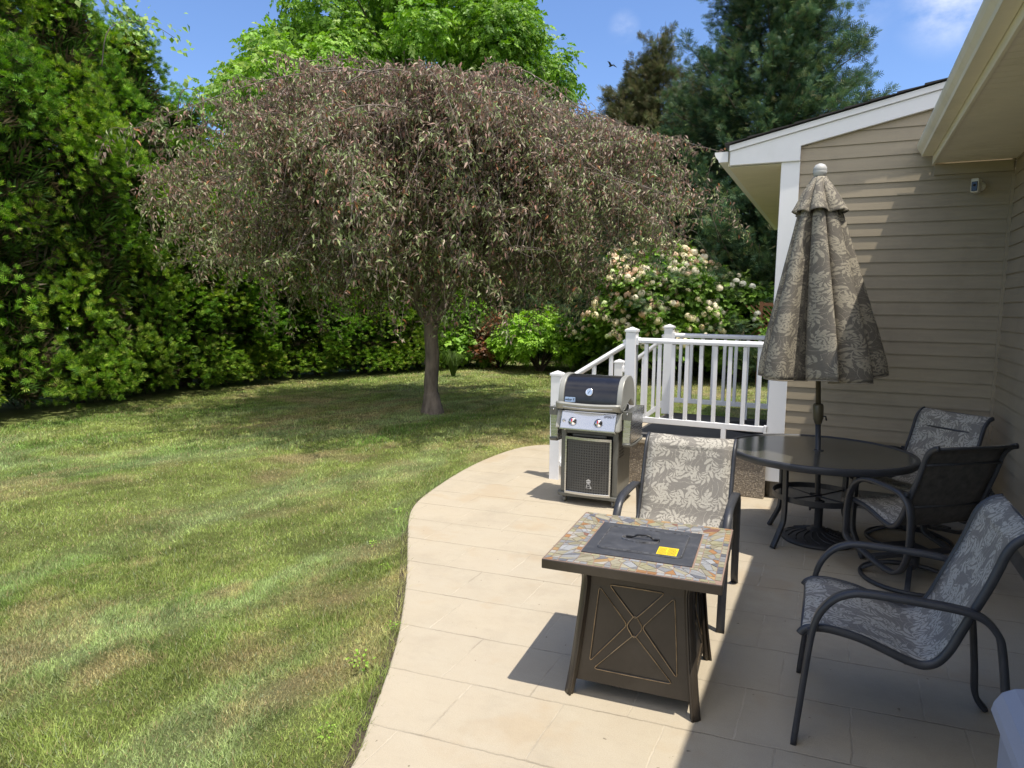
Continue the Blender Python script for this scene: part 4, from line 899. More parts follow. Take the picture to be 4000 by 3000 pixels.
def chair(swivel, label, loc, rz):
    t = thing('swivel_patio_chair' if swivel else 'patio_chair', label, 'chair', loc, rz, 'patio chairs with leaf patterned slings')
    fs = smooth_path([(0, a, b) for a, b in FRM], 4); HWs = 0.262
    mb = MB()
    n = len(fs); vs, uv = [], []; L = 0; NU = 9
    for i, p in enumerate(fs):
        if i: L += (p - fs[i - 1]).length
        tt = (fs[min(i + 1, n - 1)] - fs[max(i - 1, 0)]).normalized(); nn = Vector((0, -tt.z, tt.y))
        for k in range(NU):
            u = -1 + 2 * k / (NU - 1); sag = -0.012 * (1 - u * u) * (1 if 0.05 < L < 1.0 else 0.3)
            q = p + nn * sag; vs.append((u * HWs, q.y, q.z + 0.004)); uv.append((u * HWs + 1, L + 1))
    mb.add(vs, [(i * NU + k, i * NU + k + 1, (i + 1) * NU + k + 1, (i + 1) * NU + k) for i in range(n - 1) for k in range(NU - 1)], True, uv)
    sl_ = mb.obj('sling', M['sling'], t, solid=0.003); sl_.data.materials.append(M['sling_reverse']); sl_.modifiers['solid'].material_offset = 1
    for s_ in (-1, 1):
        mb = MB(); mb.sweep([(s_ * 0.270, p.y, p.z - 0.004) for p in fs], oval(0.0125, 0.017, 12), side=(1, 0, 0)); mb.obj('sling_rail', M['char'], t)
    mb = MB()
    for y_, z_ in ((0.008, 0.455), (0.735, 0.955), (0.37, 0.405)): mb.tube([(-0.262, y_, z_), (0.262, y_, z_)], 0.009, 8)
    if swivel:
        mb.tube([(-0.262, 0.648, 0.842), (0.262, 0.648, 0.842)], 0.008, 8); mb.tube([(-0.262, 0.540, 0.560), (0.262, 0.540, 0.560)], 0.009, 8)
    mb.objs('cross_bar', M['char'], t)
    for s_ in (-1, 1):
        mb = MB()
        if swivel: mb.sweep(smooth_path([(s_ * 0.306, a, b) for a, b in ARMW], 5, True), ARMPROF, side=(1, 0, 0), closed=True)
        else: mb.sweep(smooth_path([(s_ * 0.302, a, b) for a, b in ARM], 5), ARMPROF, side=(1, 0, 0))
        mb.obj('arm_frame' if swivel else 'arm_leg', M['char'], t)
    mb = MB()
    for s_ in (-1, 1):
        for y_, z_ in ((0.035, 0.470), (0.562, 0.648)): mb.box((s_ * 0.288, y_, z_), (0.03, 0.022, 0.022))
    mb.objs('bracket', M['char'], t)
    if swivel:
        mb = MB(); mb.box((0, 0.33, 0.185), (0.60, 0.05, 0.022)); mb.box((0, 0.30, 0.205), (0.22, 0.24, 0.016)); mb.obj('seat_plate', M['char'], t)
        mb = MB(); mb.lathe([(0.03, 0.08), (0.05, 0.11), (0.05, 0.185), (0.0, 0.19)], 20, (0, 0.32, 0)); mb.obj('swivel_hub', M['char'], t)
        mb = MB(); mb.sweep([(0.285 * math.cos(a), 0.32 + 0.285 * math.sin(a), 0.016) for a in np.linspace(0, 2 * math.pi, 40, endpoint=False)], oval(0.014, 0.014, 10), closed=True); mb.obj('base_ring', M['char'], t)
        for k in range(4):
            a = math.pi / 4 + k * math.pi / 2; d = Vector((math.cos(a), math.sin(a), 0))
            mb = MB(); c = Vector((0, 0.32, 0)); mb.sweep(smooth_path([c + d * 0.03 + Vector((0, 0, 0.11)), c + d * 0.12 + Vector((0, 0, 0.10)), c + d * 0.22 + Vector((0, 0, 0.06)), c + d * 0.280 + Vector((0, 0, 0.02))], 4), rrect(0.016, 0.009, 0.004), side=Vector((-d.y, d.x, 0))); mb.obj('spoke', M['char'], t)
    return t
chair(False, 'four legged patio chair with leaf patterned sling, sunlit behind the fire table', (-0.785, 3.665, 0), math.radians(2)).scale = (1, 1, 0.95)
chair(False, 'four legged patio chair with leaf patterned sling, nearest, in shade at the right', (-0.075, 3.135, 0), math.radians(-89))
def swivel_at(px, py, th, label):
    th = math.radians(th); chair(True, label, (px + 0.32 * math.sin(th), py - 0.32 * math.cos(th), 0), th)
swivel_at(0.50, 4.98, 218, 'swivel patio chair on a ring base seen from behind, pulled up to the round table')
swivel_at(0.56, 5.86, -43, 'swivel patio chair facing out of the corner of the two house walls')

# ------------------------------------------------------------------ patio table
TC = Vector((-0.09, 5.53, 0)); TZ = 0.692; TRd = 0.655
tb = thing('patio_table', 'round glass topped patio table with charcoal rim and splayed legs', 'table', TC)
mb = MB(); prof = [(0.022, TZ - 0.008), (0.022, TZ - 0.001), (TRd - 0.025, TZ - 0.001), (TRd - 0.025, TZ - 0.008), (0.022, TZ - 0.008)]; mb.lathe(prof, 72, smooth=False); mb.obj('glass_top', M['glass'], tb)
mb = MB(); mb.lathe([(TRd - 0.028, TZ - 0.010), (TRd - 0.028, TZ + 0.003), (TRd - 0.018, TZ + 0.007), (TRd - 0.004, TZ + 0.005), (TRd, TZ - 0.002), (TRd, TZ - 0.036), (TRd - 0.006, TZ - 0.042), (TRd - 0.022, TZ - 0.042), (TRd - 0.028, TZ - 0.010)], 80); mb.obj('rim', M['char'], tb)
mb = MB(); mb.lathe([(0.036, TZ - 0.002), (0.036, TZ + 0.002), (0.024, TZ + 0.003), (0.024, TZ - 0.010)], 24); mb.obj('hole_ring', M['char'], tb)
mb = MB(); mb.lathe([(0.298, 0.335), (0.304, 0.335), (0.304, 0.375), (0.298, 0.375), (0.298, 0.335)], 56, smooth=False); mb.obj('brace_ring', M['char'], tb, bevel=0.001)
for a_ in (232, 322, 142, 52):
    a = math.radians(a_); d = Vector((math.cos(a), math.sin(a), 0)); sd_ = Vector((-d.y, d.x, 0))
    mb = MB(); mb.sweep(smooth_path([d * 0.335 + Vector((0, 0, 0.655)), d * 0.325 + Vector((0, 0, 0.50)), d * 0.320 + Vector((0, 0, 0.30)), d * 0.325 + Vector((0, 0, 0.20)), d * 0.345 + Vector((0, 0, 0.145)), d * 0.42 + Vector((0, 0, 0.004))], 5), rrect(0.0125, 0.019, 0.004), side=d); lg = mb.obj('leg', M['char'], tb)
    MB().box((0, 0, 0), (0.045, 0.02, 0.03), Matrix.Translation(d * 0.312 + Vector((0, 0, 0.355))) @ Matrix.Rotation(a, 4, 'Z')).obj('clamp', M['char'], lg, bevel=0.003)
mb = MB()
for a_ in (232, 142): 
    a = math.radians(a_); d = Vector((math.cos(a), math.sin(a), 0)); n_ = Vector((-d.y, d.x, 0)) * 0.03
    mb.tube([d * 0.295 + Vector((0, 0, 0.355)), n_ + Vector((0, 0, 0.355)), -d * 0.295 + Vector((0, 0, 0.355))], 0.006, 6)
mb.tube([(d.x, d.y, 0) for d in ()] or [(-0.04, -0.03, 0.355), (0.04, -0.03, 0.355), (0.04, 0.03, 0.355), (-0.04, 0.03, 0.355)], 0.005, 6, closed=True)
mb.obj('pole_brace', M['char'], tb)
mb = MB()
for a_ in (232, 322, 142, 52):
    a = math.radians(a_); d = Vector((math.cos(a), math.sin(a), 0)); mb.sweep([d * 0.04 + Vector((0, 0, TZ - 0.022)), d * (TRd - 0.026) + Vector((0, 0, TZ - 0.026))], rrect(0.012, 0.010, 0.003), side=Vector((-d.y, d.x, 0)))
mb.obj('under_frame', M['char'], tb)

# ------------------------------------------------------------------ umbrella and its base
ub = thing('umbrella_base', 'round dark embossed umbrella base standing under the patio table', 'umbrella base', (-0.062, 5.575, 0))
mb = MB(); mb.lathe([(0.0, 0.0), (0.255, 0.0), (0.262, 0.012), (0.255, 0.024), (0.22, 0.036), (0.16, 0.052), (0.10, 0.068), (0.060, 0.082), (0.052, 0.10), (0.0, 0.10)], 56); mb.obj('weight', M['iron'], ub)
mb = MB()
for k in range(16):
    a = 2 * math.pi * k / 16
    mb.sweep(smooth_path([(r_ * math.cos(a + s_), r_ * math.sin(a + s_), z_ + 0.001) for r_, s_, z_ in ((0.08, 0, 0.075), (0.13, 0.10, 0.060), (0.18, 0.26, 0.047), (0.225, 0.50, 0.035))], 4), oval(0.006, 0.005, 6), scale=None)
mb.obj('embossed_swirl', M['iron'], ub)
mb = MB(); mb.lathe([(0.030, 0.09), (0.030, 0.29), (0.036, 0.292), (0.036, 0.302), (0.022, 0.305)], 20); mb.obj('sleeve', M['char'], ub)
mb = MB(); mb.tube([(-0.03, -0.005, 0.24), (-0.055, -0.01, 0.24)], 0.006, 8); mb.lathe([(0, -0.010), (0.020, -0.006), (0.020, 0.006), (0, 0.010)], 14, M=Matrix.Translation((-0.062, -0.011, 0.24)) @ Matrix.Rotation(math.pi / 2, 4, 'Y')); mb.obj('set_knob', M['char'], ub)
AX = Vector((-0.148, -0.03, 2.70)); B0 = Vector((-0.062, 5.575, 0.09))
um = thing('patio_umbrella', 'closed patio umbrella with leaf patterned brown canopy and white ball finial', 'umbrella', B0)
def ax(z): return AX * ((z - 0.09) / 2.70)
def col_(z0, z1, r, name, mat_, **k):
    mb = MB(); mb.tube([ax(z0), ax(z1)], r, 16); return mb.obj(name, mat_, um, **k)
col_(0.10, 0.905, 0.0195, 'lower_pole', M['char']); col_(0.905, 2.60, 0.0185, 'upper_pole', M['olive_pole'])
mb = MB(); dirv = AX.normalized(); Q = dirv.to_track_quat('Z', 'Y').to_matrix().to_4x4()
mb.lathe([(0.022, -0.012), (0.028, 0.0), (0.030, 0.012), (0.037, 0.03), (0.038, 0.125), (0.031, 0.140), (0.022, 0.142)], 20, M=Matrix.Translation(ax(0.895)) @ Q); ch_ = mb.obj('crank_housing', M['olive_pole'], um)
mb = MB(); mb.tube([ax(0.945) + Vector((0.03, -0.01, 0)), ax(0.945) + Vector((0.052, -0.015, 0)), ax(0.935) + Vector((0.058, -0.018, -0.02))], 0.006, 8); mb.obj('crank_handle', M['black'], ch_)
# folded canopy: eight rib panels hanging in deep folds
rng_u = random.Random(5)
def folds(NT_, zs, Rf, amp, nf, seed, hem, sharp=1.0):
    rr = random.Random(seed); ph = [rr.uniform(-.22, .22) for _ in range(nf)]; am = [rr.uniform(0.72, 1.15) for _ in range(nf)]; hm = [rr.uniform(-1, 1) for _ in range(nf)]
    mb = MB(); vs, uv = [], []; nz = len(zs)
    for j, z in enumerate(zs):
        kz = j / (nz - 1)
        for i in range(NT_ + 1):
            th_ = 2 * math.pi * i / NT_; s = th_ / (2 * math.pi) * nf; a = int(s) % nf; b = (a + 1) % nf; w_ = s - int(s); w_ = w_ * w_ * (3 - 2 * w_)
            p_ = ph[a] * (1 - w_) + ph[b] * w_; m_ = am[a] * (1 - w_) + am[b] * w_; hh = hm[a] * (1 - w_) + hm[b] * w_
            cs = math.cos(nf * th_ + p_ * nf * (0.3 + kz))
            lobe = 1 - 2 * abs(math.sin((nf * th_ + p_ * nf * (0.3 + kz)) / 2)) ** 0.8 if False else (2 * abs(math.cos((nf * th_ + p_ * nf * (0.3 + kz)) / 2)) ** 0.70 - 1)
            R_ = Rf(z) * (1 + amp(z) * lobe * m_)
            tw = 0.30 * math.sin(nf * th_ + 1.1 + p_ * 3) * amp(z)
            c = ax(z); zz = z + (hem * (hh * 0.6 + 0.4 * lobe) * kz ** 3)
            vs.append((c.x + R_ * math.cos(th_ + tw), c.y + R_ * math.sin(th_ + tw), zz + 0.0 - 0.09 + 0.09)); sp_ = s + .5; uv.append((int(sp_) * .73 + (sp_ - int(sp_) - .5) * .42 * (Rf(z) / 0.345) + 3, z + 3 + .31 * int(sp_)))
    W_ = NT_ + 1
    mb.add(vs, [(j * W_ + i, (j + 1) * W_ + i, (j + 1) * W_ + i + 1, j * W_ + i + 1) for j in range(nz - 1) for i in range(NT_)], True, uv)
    return mb
def lin(pts):
    return lambda z: float(np.interp(z, [p[0] for p in pts], [p[1] for p in pts]))
zs = list(np.linspace(2.54, 1.145, 44))
Rc = lin([(1.16, 0.315), (1.25, 0.305), (1.6, 0.240), (2.0, 0.170), (2.3, 0.122), (2.5, 0.07), (2.6, 0.04)]); Ac = lin([(1.16, 0.46), (1.5, 0.50), (2.0, 0.46), (2.4, 0.30), (2.6, 0.05)])
folds(224, zs, Rc, Ac, 8, 11, 0.036).obj('canopy', M['canopy'], um, solid=0.003)
zs2 = list(np.linspace(2.585, 2.325, 20))
folds(224, zs2, lin([(2.32, 0.165), (2.44, 0.118), (2.53, 0.075), (2.59, 0.040)]), lin([(2.33, 0.22), (2.5, 0.18), (2.59, 0.03)]), 8, 23, 0.030).obj('vent_cap', M['canopy'], um, solid=0.003)
mb = MB(); nb = []
for i in range(225):
    th_ = 2 * math.pi * i / 224
hem_src = bpy.data.objects['canopy'].data
W_ = 225; pth = [hem_src.vertices[43 * W_ + i].co.copy() for i in range(224)]
M['hem'] = plain('canopy_hem', (0.24, 0.21, 0.165), 0.8, var=0.15, scale=30)
mb.tube(pth, 0.0042, 6, closed=True); mb.obj('hem', M['hem'], bpy.data.objects['canopy'])
mb = MB()
for k in range(8):
    a = 2 * math.pi * k / 8 + 0.1; mb.tube([ax(2.55) + Vector((0.02 * math.cos(a), 0.02 * math.sin(a), 0)), ax(1.22) + Vector((0.13 * math.cos(a), 0.13 * math.sin(a), 0))], 0.006, 6)
mb.objs('rib', M['olive_pole'], um)
mb = MB(); mb.lathe([(0.036, 2.610), (0.044, 2.616), (0.044, 2.628), (0.030, 2.640), (0.022, 2.652), (0.034, 2.664), (0.044, 2.684), (0.0475, 2.702), (0.0455, 2.706), (0.0475, 2.710), (0.044, 2.730), (0.032, 2.748), (0.012, 2.757), (0, 2.758)], 28, M=Matrix.Translation(ax(2.59) - Vector((0, 0, 2.578)))); mb.obj('ball_finial', M['finial'], um)

# ------------------------------------------------------------------ storage box, security camera, fallen leaf
db = thing('storage_box', 'blue grey plastic storage box with rounded lid cut off at the lower right corner', 'storage box', (0.75, 1.75, 0))
MB().box((0.80, 1.72, 0.29), (0.64, 1.14, 0.58)).obj('box_body', M['resin'], db, world=True, bevel=0.03, seg=4)
mb = MB(); mb.prism([(0.468, 0.565), (0.463, 0.575), (0.468, 0.600), (0.485, 0.632), (0.515, 0.652), (0.56, 0.662), (0.66, 0.668), (0.95, 0.668), (1.05, 0.662), (1.10, 0.64), (1.125, 0.60), (1.13, 0.565)], 1.10, 2.32, lambda u, v, w: (u, w, v)); mb.obj('lid', M['resin'], db, world=True, bevel=0.022, seg=4)
sc_ = thing('security_camera', 'small white security camera mounted high on the tan gable wall', 'security camera', (0.905, YG - 0.07, 2.71))
Rc_ = Matrix.Rotation(math.radians(-24), 4, 'Z')
mb = MB(); mb.box((0, -0.03, 0), (0.056, 0.075, 0.108), Rc_); mb.obj('camera_body', M['white_plastic'], sc_, bevel=0.010, seg=3)
mb = MB(); mb.box((0, -0.068, -0.008), (0.042, 0.006, 0.074), Rc_); lens_ = mb.obj('front_glass', M['dark_glass'], sc_, bevel=0.004)
mb = MB(); mb.lathe([(0.010, 0), (0.010, 0.002), (0, 0.003)], 16, M=Rc_ @ Matrix.Translation((0, -0.0715, 0.0)) @ Matrix.Rotation(math.pi / 2, 4, 'X')); mb.obj('lens', M['black'], lens_)
mb = MB(); mb.lathe([(0.0, 0), (0.034, 0.004), (0.032, 0.03), (0.020, 0.045), (0.0, 0.05)], 24, M=Matrix.Translation((0.03, 0.055, 0.0)) @ Matrix.Rotation(math.pi / 2, 4, 'X')); mb.obj('mount', M['white_plastic'], sc_)
mb = MB(); lp = []
for i in range(7):
    t_ = i / 6; w_ = 0.014 * math.sin(math.pi * min(1, t_ * 0.95 + 0.04)); lp += [(t_ * 0.05 - .025, -w_, 0.004 + 0.010 * abs(t_ - .4)), (t_ * 0.05 - .025, 0, 0.002), (t_ * 0.05 - .025, w_, 0.006 + 0.012 * t_)]
mb.add(lp, [(i * 3 + k, i * 3 + k + 1, i * 3 + k + 4, i * 3 + k + 3) for i in range(6) for k in range(2)], True)
o = tag(mb.obj('fallen_leaf', M['dryleaf'], solid=0.0008), 'single curled brown leaf lying on the sunlit patio', 'leaf'); o.location = (-0.63, 2.26, 0.002); o.rotation_euler = (0, 0, 0.7)

#VEG#
# ------------------------------------------------------------------ foliage templates (long axis +Y, face normal +Z)
def spray_tpl():      # flat scale-leaved fan: spine and seven fingers
    v, f = [], []
    def fin(b, ang, L, w, dz):
        b = np.array(b); a = math.radians(ang); d = np.array((math.sin(a), math.cos(a))); s = np.array((d[1], -d[0])) * w
        i = len(v); p0 = b - s * .6; p1 = b + d * L * .55 - s; p2 = b + d * L; p3 = b + d * L * .5 + s
        for p, zz in ((p0, 0), (p3, dz * .5), (p2, dz), (p1, dz * .5)): v.append((p[0], p[1], zz))
        f.append((i, i + 1, i + 2, i + 3))
    fin((0, 0), 0, 1.0, 0.040, -0.16)
    for y, a, L in ((.08, 52, .58), (.14, -54, .60), (.30, 44, .55), (.36, -44, .54), (.52, 36, .44), (.58, -36, .42)): fin((0, y), a, L, 0.042, 0.10 if a > 0 else -0.20)
    return np.array(v), np.array(f)
def leaf_tpl(w=0.22, fold=0.10, droop=0.0):   # one leaf, folded on its midrib
    v = [(0, 0, 0), (w, .42, fold), (0, .5, -droop * .3), (-w, .42, fold), (0, 1, -droop)]
    return np.array(v, float), np.array([(0, 1, 2), (2, 1, 4), (0, 2, 3), (3, 2, 4)])
def sprig_tpl(n=6, w=0.16, L=0.5, seed=1, hang=0.25):
    r = np.random.default_rng(seed); vs, fs = [], []; lv, lf = leaf_tpl(w / L * 0.9, 0.06, 0.15); b = 0
    for i in range(n):
        t_ = 0.12 + 0.8 * i / n; a = (1 if i % 2 else -1) * math.radians(55 - 20 * t_) + r.normal(0, .2); s_ = L * r.uniform(.75, 1.15)
        if i == n - 1: a = r.normal(0, .1)
        R_ = np.array([[math.cos(a), math.sin(a), 0], [-math.sin(a), math.cos(a), 0], [0, 0, 1]]); tl = r.normal(0, .5)
        p = lv * s_; p = np.stack([p[:, 0] * math.cos(tl), p[:, 1], p[:, 2] + p[:, 0] * math.sin(tl)], 1)
        p = p @ R_.T + np.array((0, t_, r.normal(0, .03))); p[:, 2] -= hang * (p[:, 1] - t_) ** 2
        vs.append(p); fs.append(lf + b); b += len(lv)
    return np.concatenate(vs), np.concatenate(fs)
T_SPRAY = spray_tpl(); T_LEAF = leaf_tpl(0.20, 0.09, 0.18); T_LONG = leaf_tpl(0.155, 0.06, 0.25)
T_SPRIG = sprig_tpl(); T_ROUND = sprig_tpl(6, 0.26, 0.48, 4); T_ASH = sprig_tpl(8, 0.15, 0.42, 9, 0.5)
def rdir(r, n): return unit(r.normal(size=(n, 3)))
def shade_cols(r, n, cols, p, var=0.18):
    c = np.array(cols)[r.choice(len(cols), n, p=np.array(p) / sum(p))] * 1.9; return c * r.uniform(1 - var, 1 + var, (n, 1))
def lump(r, c, rad, n, tpl, size, cols, p, up=0.5, out=0.8, jit=0.35, stretch=1.0, shell=(0.7, 1.05), side=None, face='hang', droop=0.0):
    """one billow of foliage: sprays around the surface of an uneven ball"""
    d = rdir(r, n)
    if side is not None: d = unit(d + np.asarray(side)[None] * 0.55)
    rr = rad * r.uniform(shell[0], shell[1], n) * (1 + 0.14 * np.sin(d[:, 0] * 5 + c[0] * 3) + 0.12 * np.cos(d[:, 2] * 6 + c[1]))
    pos = np.asarray(c)[None] + d * rr[:, None] * np.array((1, 1, stretch))
    Y = unit(d * out + np.array((0, 0, up - droop))[None] + r.normal(0, jit, (n, 3)))
    Z = unit(d * 0.55 + np.array((0, 0, 0.75))[None] + r.normal(0, 0.42, (n, 3))); Y = unit(Y - Z * (Y * Z).sum(1, keepdims=True))
    return inst(tpl, pos, Y, Z, size * r.uniform(0.65, 1.25, n), shade_cols(r, n, cols, p))
def tufts(r, c, rad, n, tpl, size, cols, p, side, stretch=1.2, k=6):
    m = max(3, n // k); sd_ = np.asarray(side) / np.linalg.norm(side); d = unit(rdir(r, m) + np.asarray(side)[None] * .62); d = d[(d @ sd_ > -.05) & (d[:, 2] > -.55)]; m = len(d)
    rr = rad * r.uniform(.74, 1.08, m) * (1 + .16 * np.sin(d[:, 0] * 5 + c[0] * 3) + .13 * np.cos(d[:, 2] * 6 + c[1]))
    pos = np.asarray(c)[None] + d * rr[:, None] * np.array((1, 1, stretch))
    ax_ = unit(d + np.array((0, 0, .35))[None] + r.normal(0, .25, (m, 3))); pos = np.repeat(pos, k, 0); ax_ = np.repeat(ax_, k, 0); M_ = len(pos)
    Y = unit(ax_ + r.normal(0, .50, (M_, 3))); Z = unit(np.array((0, 0, .8))[None] + ax_ * .35 + r.normal(0, .55, (M_, 3))); Z = unit(Z - Y * (Y * Z).sum(1, keepdims=True))
    col = shade_cols(r, M_, cols, p) * np.repeat(r.uniform(.82, 1.22, (m, 1)), k, 0)
    return inst(tpl, pos - Y * size * .25, Y, Z, size * r.uniform(.7, 1.25, M_), col)
def trunk_obj(name, paths, m, parent, n=10):
    mb = MB()
    for pth, r0, r1 in paths:
        P_ = smooth_path(pth, 5); k = len(P_); mb.sweep(P_, oval(1, 1, n), scale=[r0 + (r1 - r0) * (i / (k - 1)) ** 0.8 for i in range(k)])
    return mb.obj(name, m, parent)

# ------------------------------------------------------------------ arborvitae row
ARB = [(0.060, 0.128, 0.011), (0.092, 0.168, 0.014), (0.140, 0.210, 0.022), (0.034, 0.082, 0.011), (0.20, 0.245, 0.050), (0.16, 0.12, 0.06)]
ARBP = [5, 6, 4, 4, 1.6, 0.12]
def arborvitae(seed, H, R0, label):
    r = np.random.default_rng(seed); t = thing('arborvitae', label, 'tree', (0, 0, 0), 0, 'arborvitae trees in the tall hedge')
    parts = []; n = 38
    for i in range(n):
        k = (i + 0.5) / n; h = 0.22 + (H - 0.45) * k + r.normal(0, .12); a = i * 2.39996 + r.normal(0, .45)
        env = R0 * (min(1, ((H - h) / (0.42 * H))) ** 0.72) * (1.04 - 0.08 * min(1, h / 1.0)); rad = r.uniform(0.36, 0.70) * (0.62 + 0.38 * min(1, (H - h) / 2.2)) * (0.9 if h < 0.8 else 1)
        q = max(0.02, env - rad * 0.45) * r.uniform(0.74, 1.22)
        c = (q * math.cos(a), q * math.sin(a), max(h, rad * 0.72)); sd = (math.cos(a) * 1.1, math.sin(a) * 1.1, 0.95)
        tint = r.uniform(0.80, 1.22); yel = r.uniform(0, 1)
        V, F, Cc = tufts(r, c, rad, int(820 * (rad / .5) ** 1.8), T_SPRAY, 0.104, ARB, ARBP, sd)
        Cc = Cc * tint; Cc[:, 0] *= 0.85 + 0.3 * yel; parts.append((V, F, Cc))
    for i in range(11):
        a = i * 2 * math.pi / 11 + r.normal(0, .15); rad = r.uniform(.34, .52); q = R0 * r.uniform(.62, .92)
        V, F, Cc = tufts(r, (q * math.cos(a), q * math.sin(a), rad * r.uniform(.75, 1.3)), rad, int(560 * (rad / .5) ** 1.8), T_SPRAY, 0.104, ARB, ARBP, (math.cos(a) * 1.1, math.sin(a) * 1.1, .6)); parts.append((V, F, Cc * r.uniform(.8, 1.15)))
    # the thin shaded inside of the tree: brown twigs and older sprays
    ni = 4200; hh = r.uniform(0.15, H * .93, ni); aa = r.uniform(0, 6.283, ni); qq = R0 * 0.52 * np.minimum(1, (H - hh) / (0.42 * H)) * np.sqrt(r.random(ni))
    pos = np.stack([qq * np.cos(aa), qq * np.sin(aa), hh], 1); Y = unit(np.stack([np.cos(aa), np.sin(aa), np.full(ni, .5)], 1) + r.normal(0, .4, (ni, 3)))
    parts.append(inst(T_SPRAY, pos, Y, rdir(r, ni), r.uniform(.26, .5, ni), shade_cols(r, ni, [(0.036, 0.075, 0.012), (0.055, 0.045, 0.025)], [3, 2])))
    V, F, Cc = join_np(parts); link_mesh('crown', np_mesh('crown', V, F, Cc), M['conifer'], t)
    lim = [([(0, 0, -0.05), (0.02, 0, H * .3), (0, 0.03, H * .65), (0, 0, H * .92)], 0.13, 0.02)]
    for k in range(36):
        a = k * 2.4; h = 0.4 + (H - 1.2) * k / 36; L = R0 * 0.72 * min(1, (H - h) / (0.6 * H)); lim.append(([(0, 0, h), (L * .5 * math.cos(a), L * .5 * math.sin(a), h + .10), (L * math.cos(a), L * math.sin(a), h + .40)], 0.018, 0.006))
    trunk_obj('trunk', lim, M['bark_dark'], t, 6); return t
AV = [arborvitae(s, h, r_, '') for s, h, r_ in ((21, 6.9, 1.30), (22, 6.9, 1.22), (23, 6.9, 1.38))]
where = ['at the far left edge of the photo, mostly cut off by the frame', 'tall and full, touching the left edge of the photo', 'third from the left edge in the hedge, rising out of the frame', 'fourth from the left, its vine covered top reaching the frame', 'fifth from the left, at the step down in the hedge skyline',
         'sixth from the left, its lower side ending in a bright billow over the lawn', 'seventh from the left, its top at the notch of blue sky', 'eighth from the left, behind the left tip of the weeping tree', 'behind the left half of the weeping tree crown', 'low behind the middle left of the weeping tree crown', 'just left of the weeping tree trunk', 'last in the row, right behind the weeping tree trunk']
AVY = [3.3, 4.7, 6.0, 7.35, 8.6, 9.85, 11.1, 12.25, 13.4, 14.5, 15.5, 16.6]; AVH = [7.4, 7.2, 7.4, 7.0, 6.7, 5.7, 5.0, 4.9, 5.2, 4.9, 4.6, 4.3]
rv = random.Random(8)
for i, (y_, h_) in enumerate(zip(AVY, AVH)):
    s_ = h_ / 6.9; w_ = (0.95, 1.0, 1.06)[i % 3] * (1.0 if i < 6 else 0.92)
    loc = (float(np.interp(y_, (3, 5.5, 7, 8, 9.3, 10.8, 12.4, 14.8, 17), (-10.2, -10.36, -10.6, -10.75, -10.89, -10.98, -10.74, -9.9, -9.6))) - 1.12 + rv.uniform(-.15, .15), y_, 0); lab = 'arborvitae ' + where[i]
    o = AV[i % 3]
    if i < 3: o.location = loc; o.scale = (w_, w_, s_); o.rotation_euler = (0, 0, rv.uniform(0, 6)); o['label'] = lab
    else: copy_tree(o, loc, rv.uniform(0, 6.28), lab, (w_, w_, s_))
# a wild vine scrambling over the hedge top
r = np.random.default_rng(77); t = thing('climbing_vine', 'light leaved wild vine trailing over the top of the arborvitae hedge', 'vine', (-10.9, 8.2, 6.2))
VC = [(0.10, 0.19, 0.03), (0.15, 0.24, 0.05), (0.20, 0.26, 0.09), (0.07, 0.13, 0.02)]
parts = []; stems = []
for (x, y, z), (dx, dy, dz), nn in (((-10.75, 6.6, 6.35), (0.1, 1.6, -.25), 110), ((-10.7, 7.6, 6.0), (0.2, 1.1, .15), 80), ((-11.0, 9.2, 5.55), (.3, 1.3, -.55), 110), ((-11.0, 10.3, 4.9), (.2, 1.6, -.3), 110), ((-10.8, 5.3, 6.3), (.1, 1.2, .1), 60)):
    k = r.random(nn); pos = np.array((x, y, z))[None] + k[:, None] * np.array((dx, dy, dz))[None] + r.normal(0, 1, (nn, 3)) * np.array((.14, .16, .17)) + np.stack([0 * k, 0 * k, .22 * np.sin(k * 3.1)], 1)
    Y = unit(np.stack([r.normal(.5, .5, nn), r.normal(0, .6, nn), r.normal(-.6, .4, nn)], 1)); parts.append(inst(T_LEAF if False else leaf_tpl(.38, .08, .2), pos, Y, unit(np.array((.6, -.2, .7))[None] + r.normal(0, .5, (nn, 3))), r.uniform(.07, .13, nn), shade_cols(r, nn, VC, [3, 4, 2, 2])))
    stems.append(([(x - .1, y - .1, z - .6), (x, y, z), (x + dx * .5, y + dy * .5, z + dz * .5 + .2), (x + dx, y + dy, z + dz)], .010, .004))
V, F, Cc = join_np(parts); o = link_mesh('leaves', np_mesh('vine_leaves', V, F, Cc), M['leaf'], t, world=True)
o = trunk_obj('stem', stems, M['twig'], t, 5); o.location = -Vector(t.location)

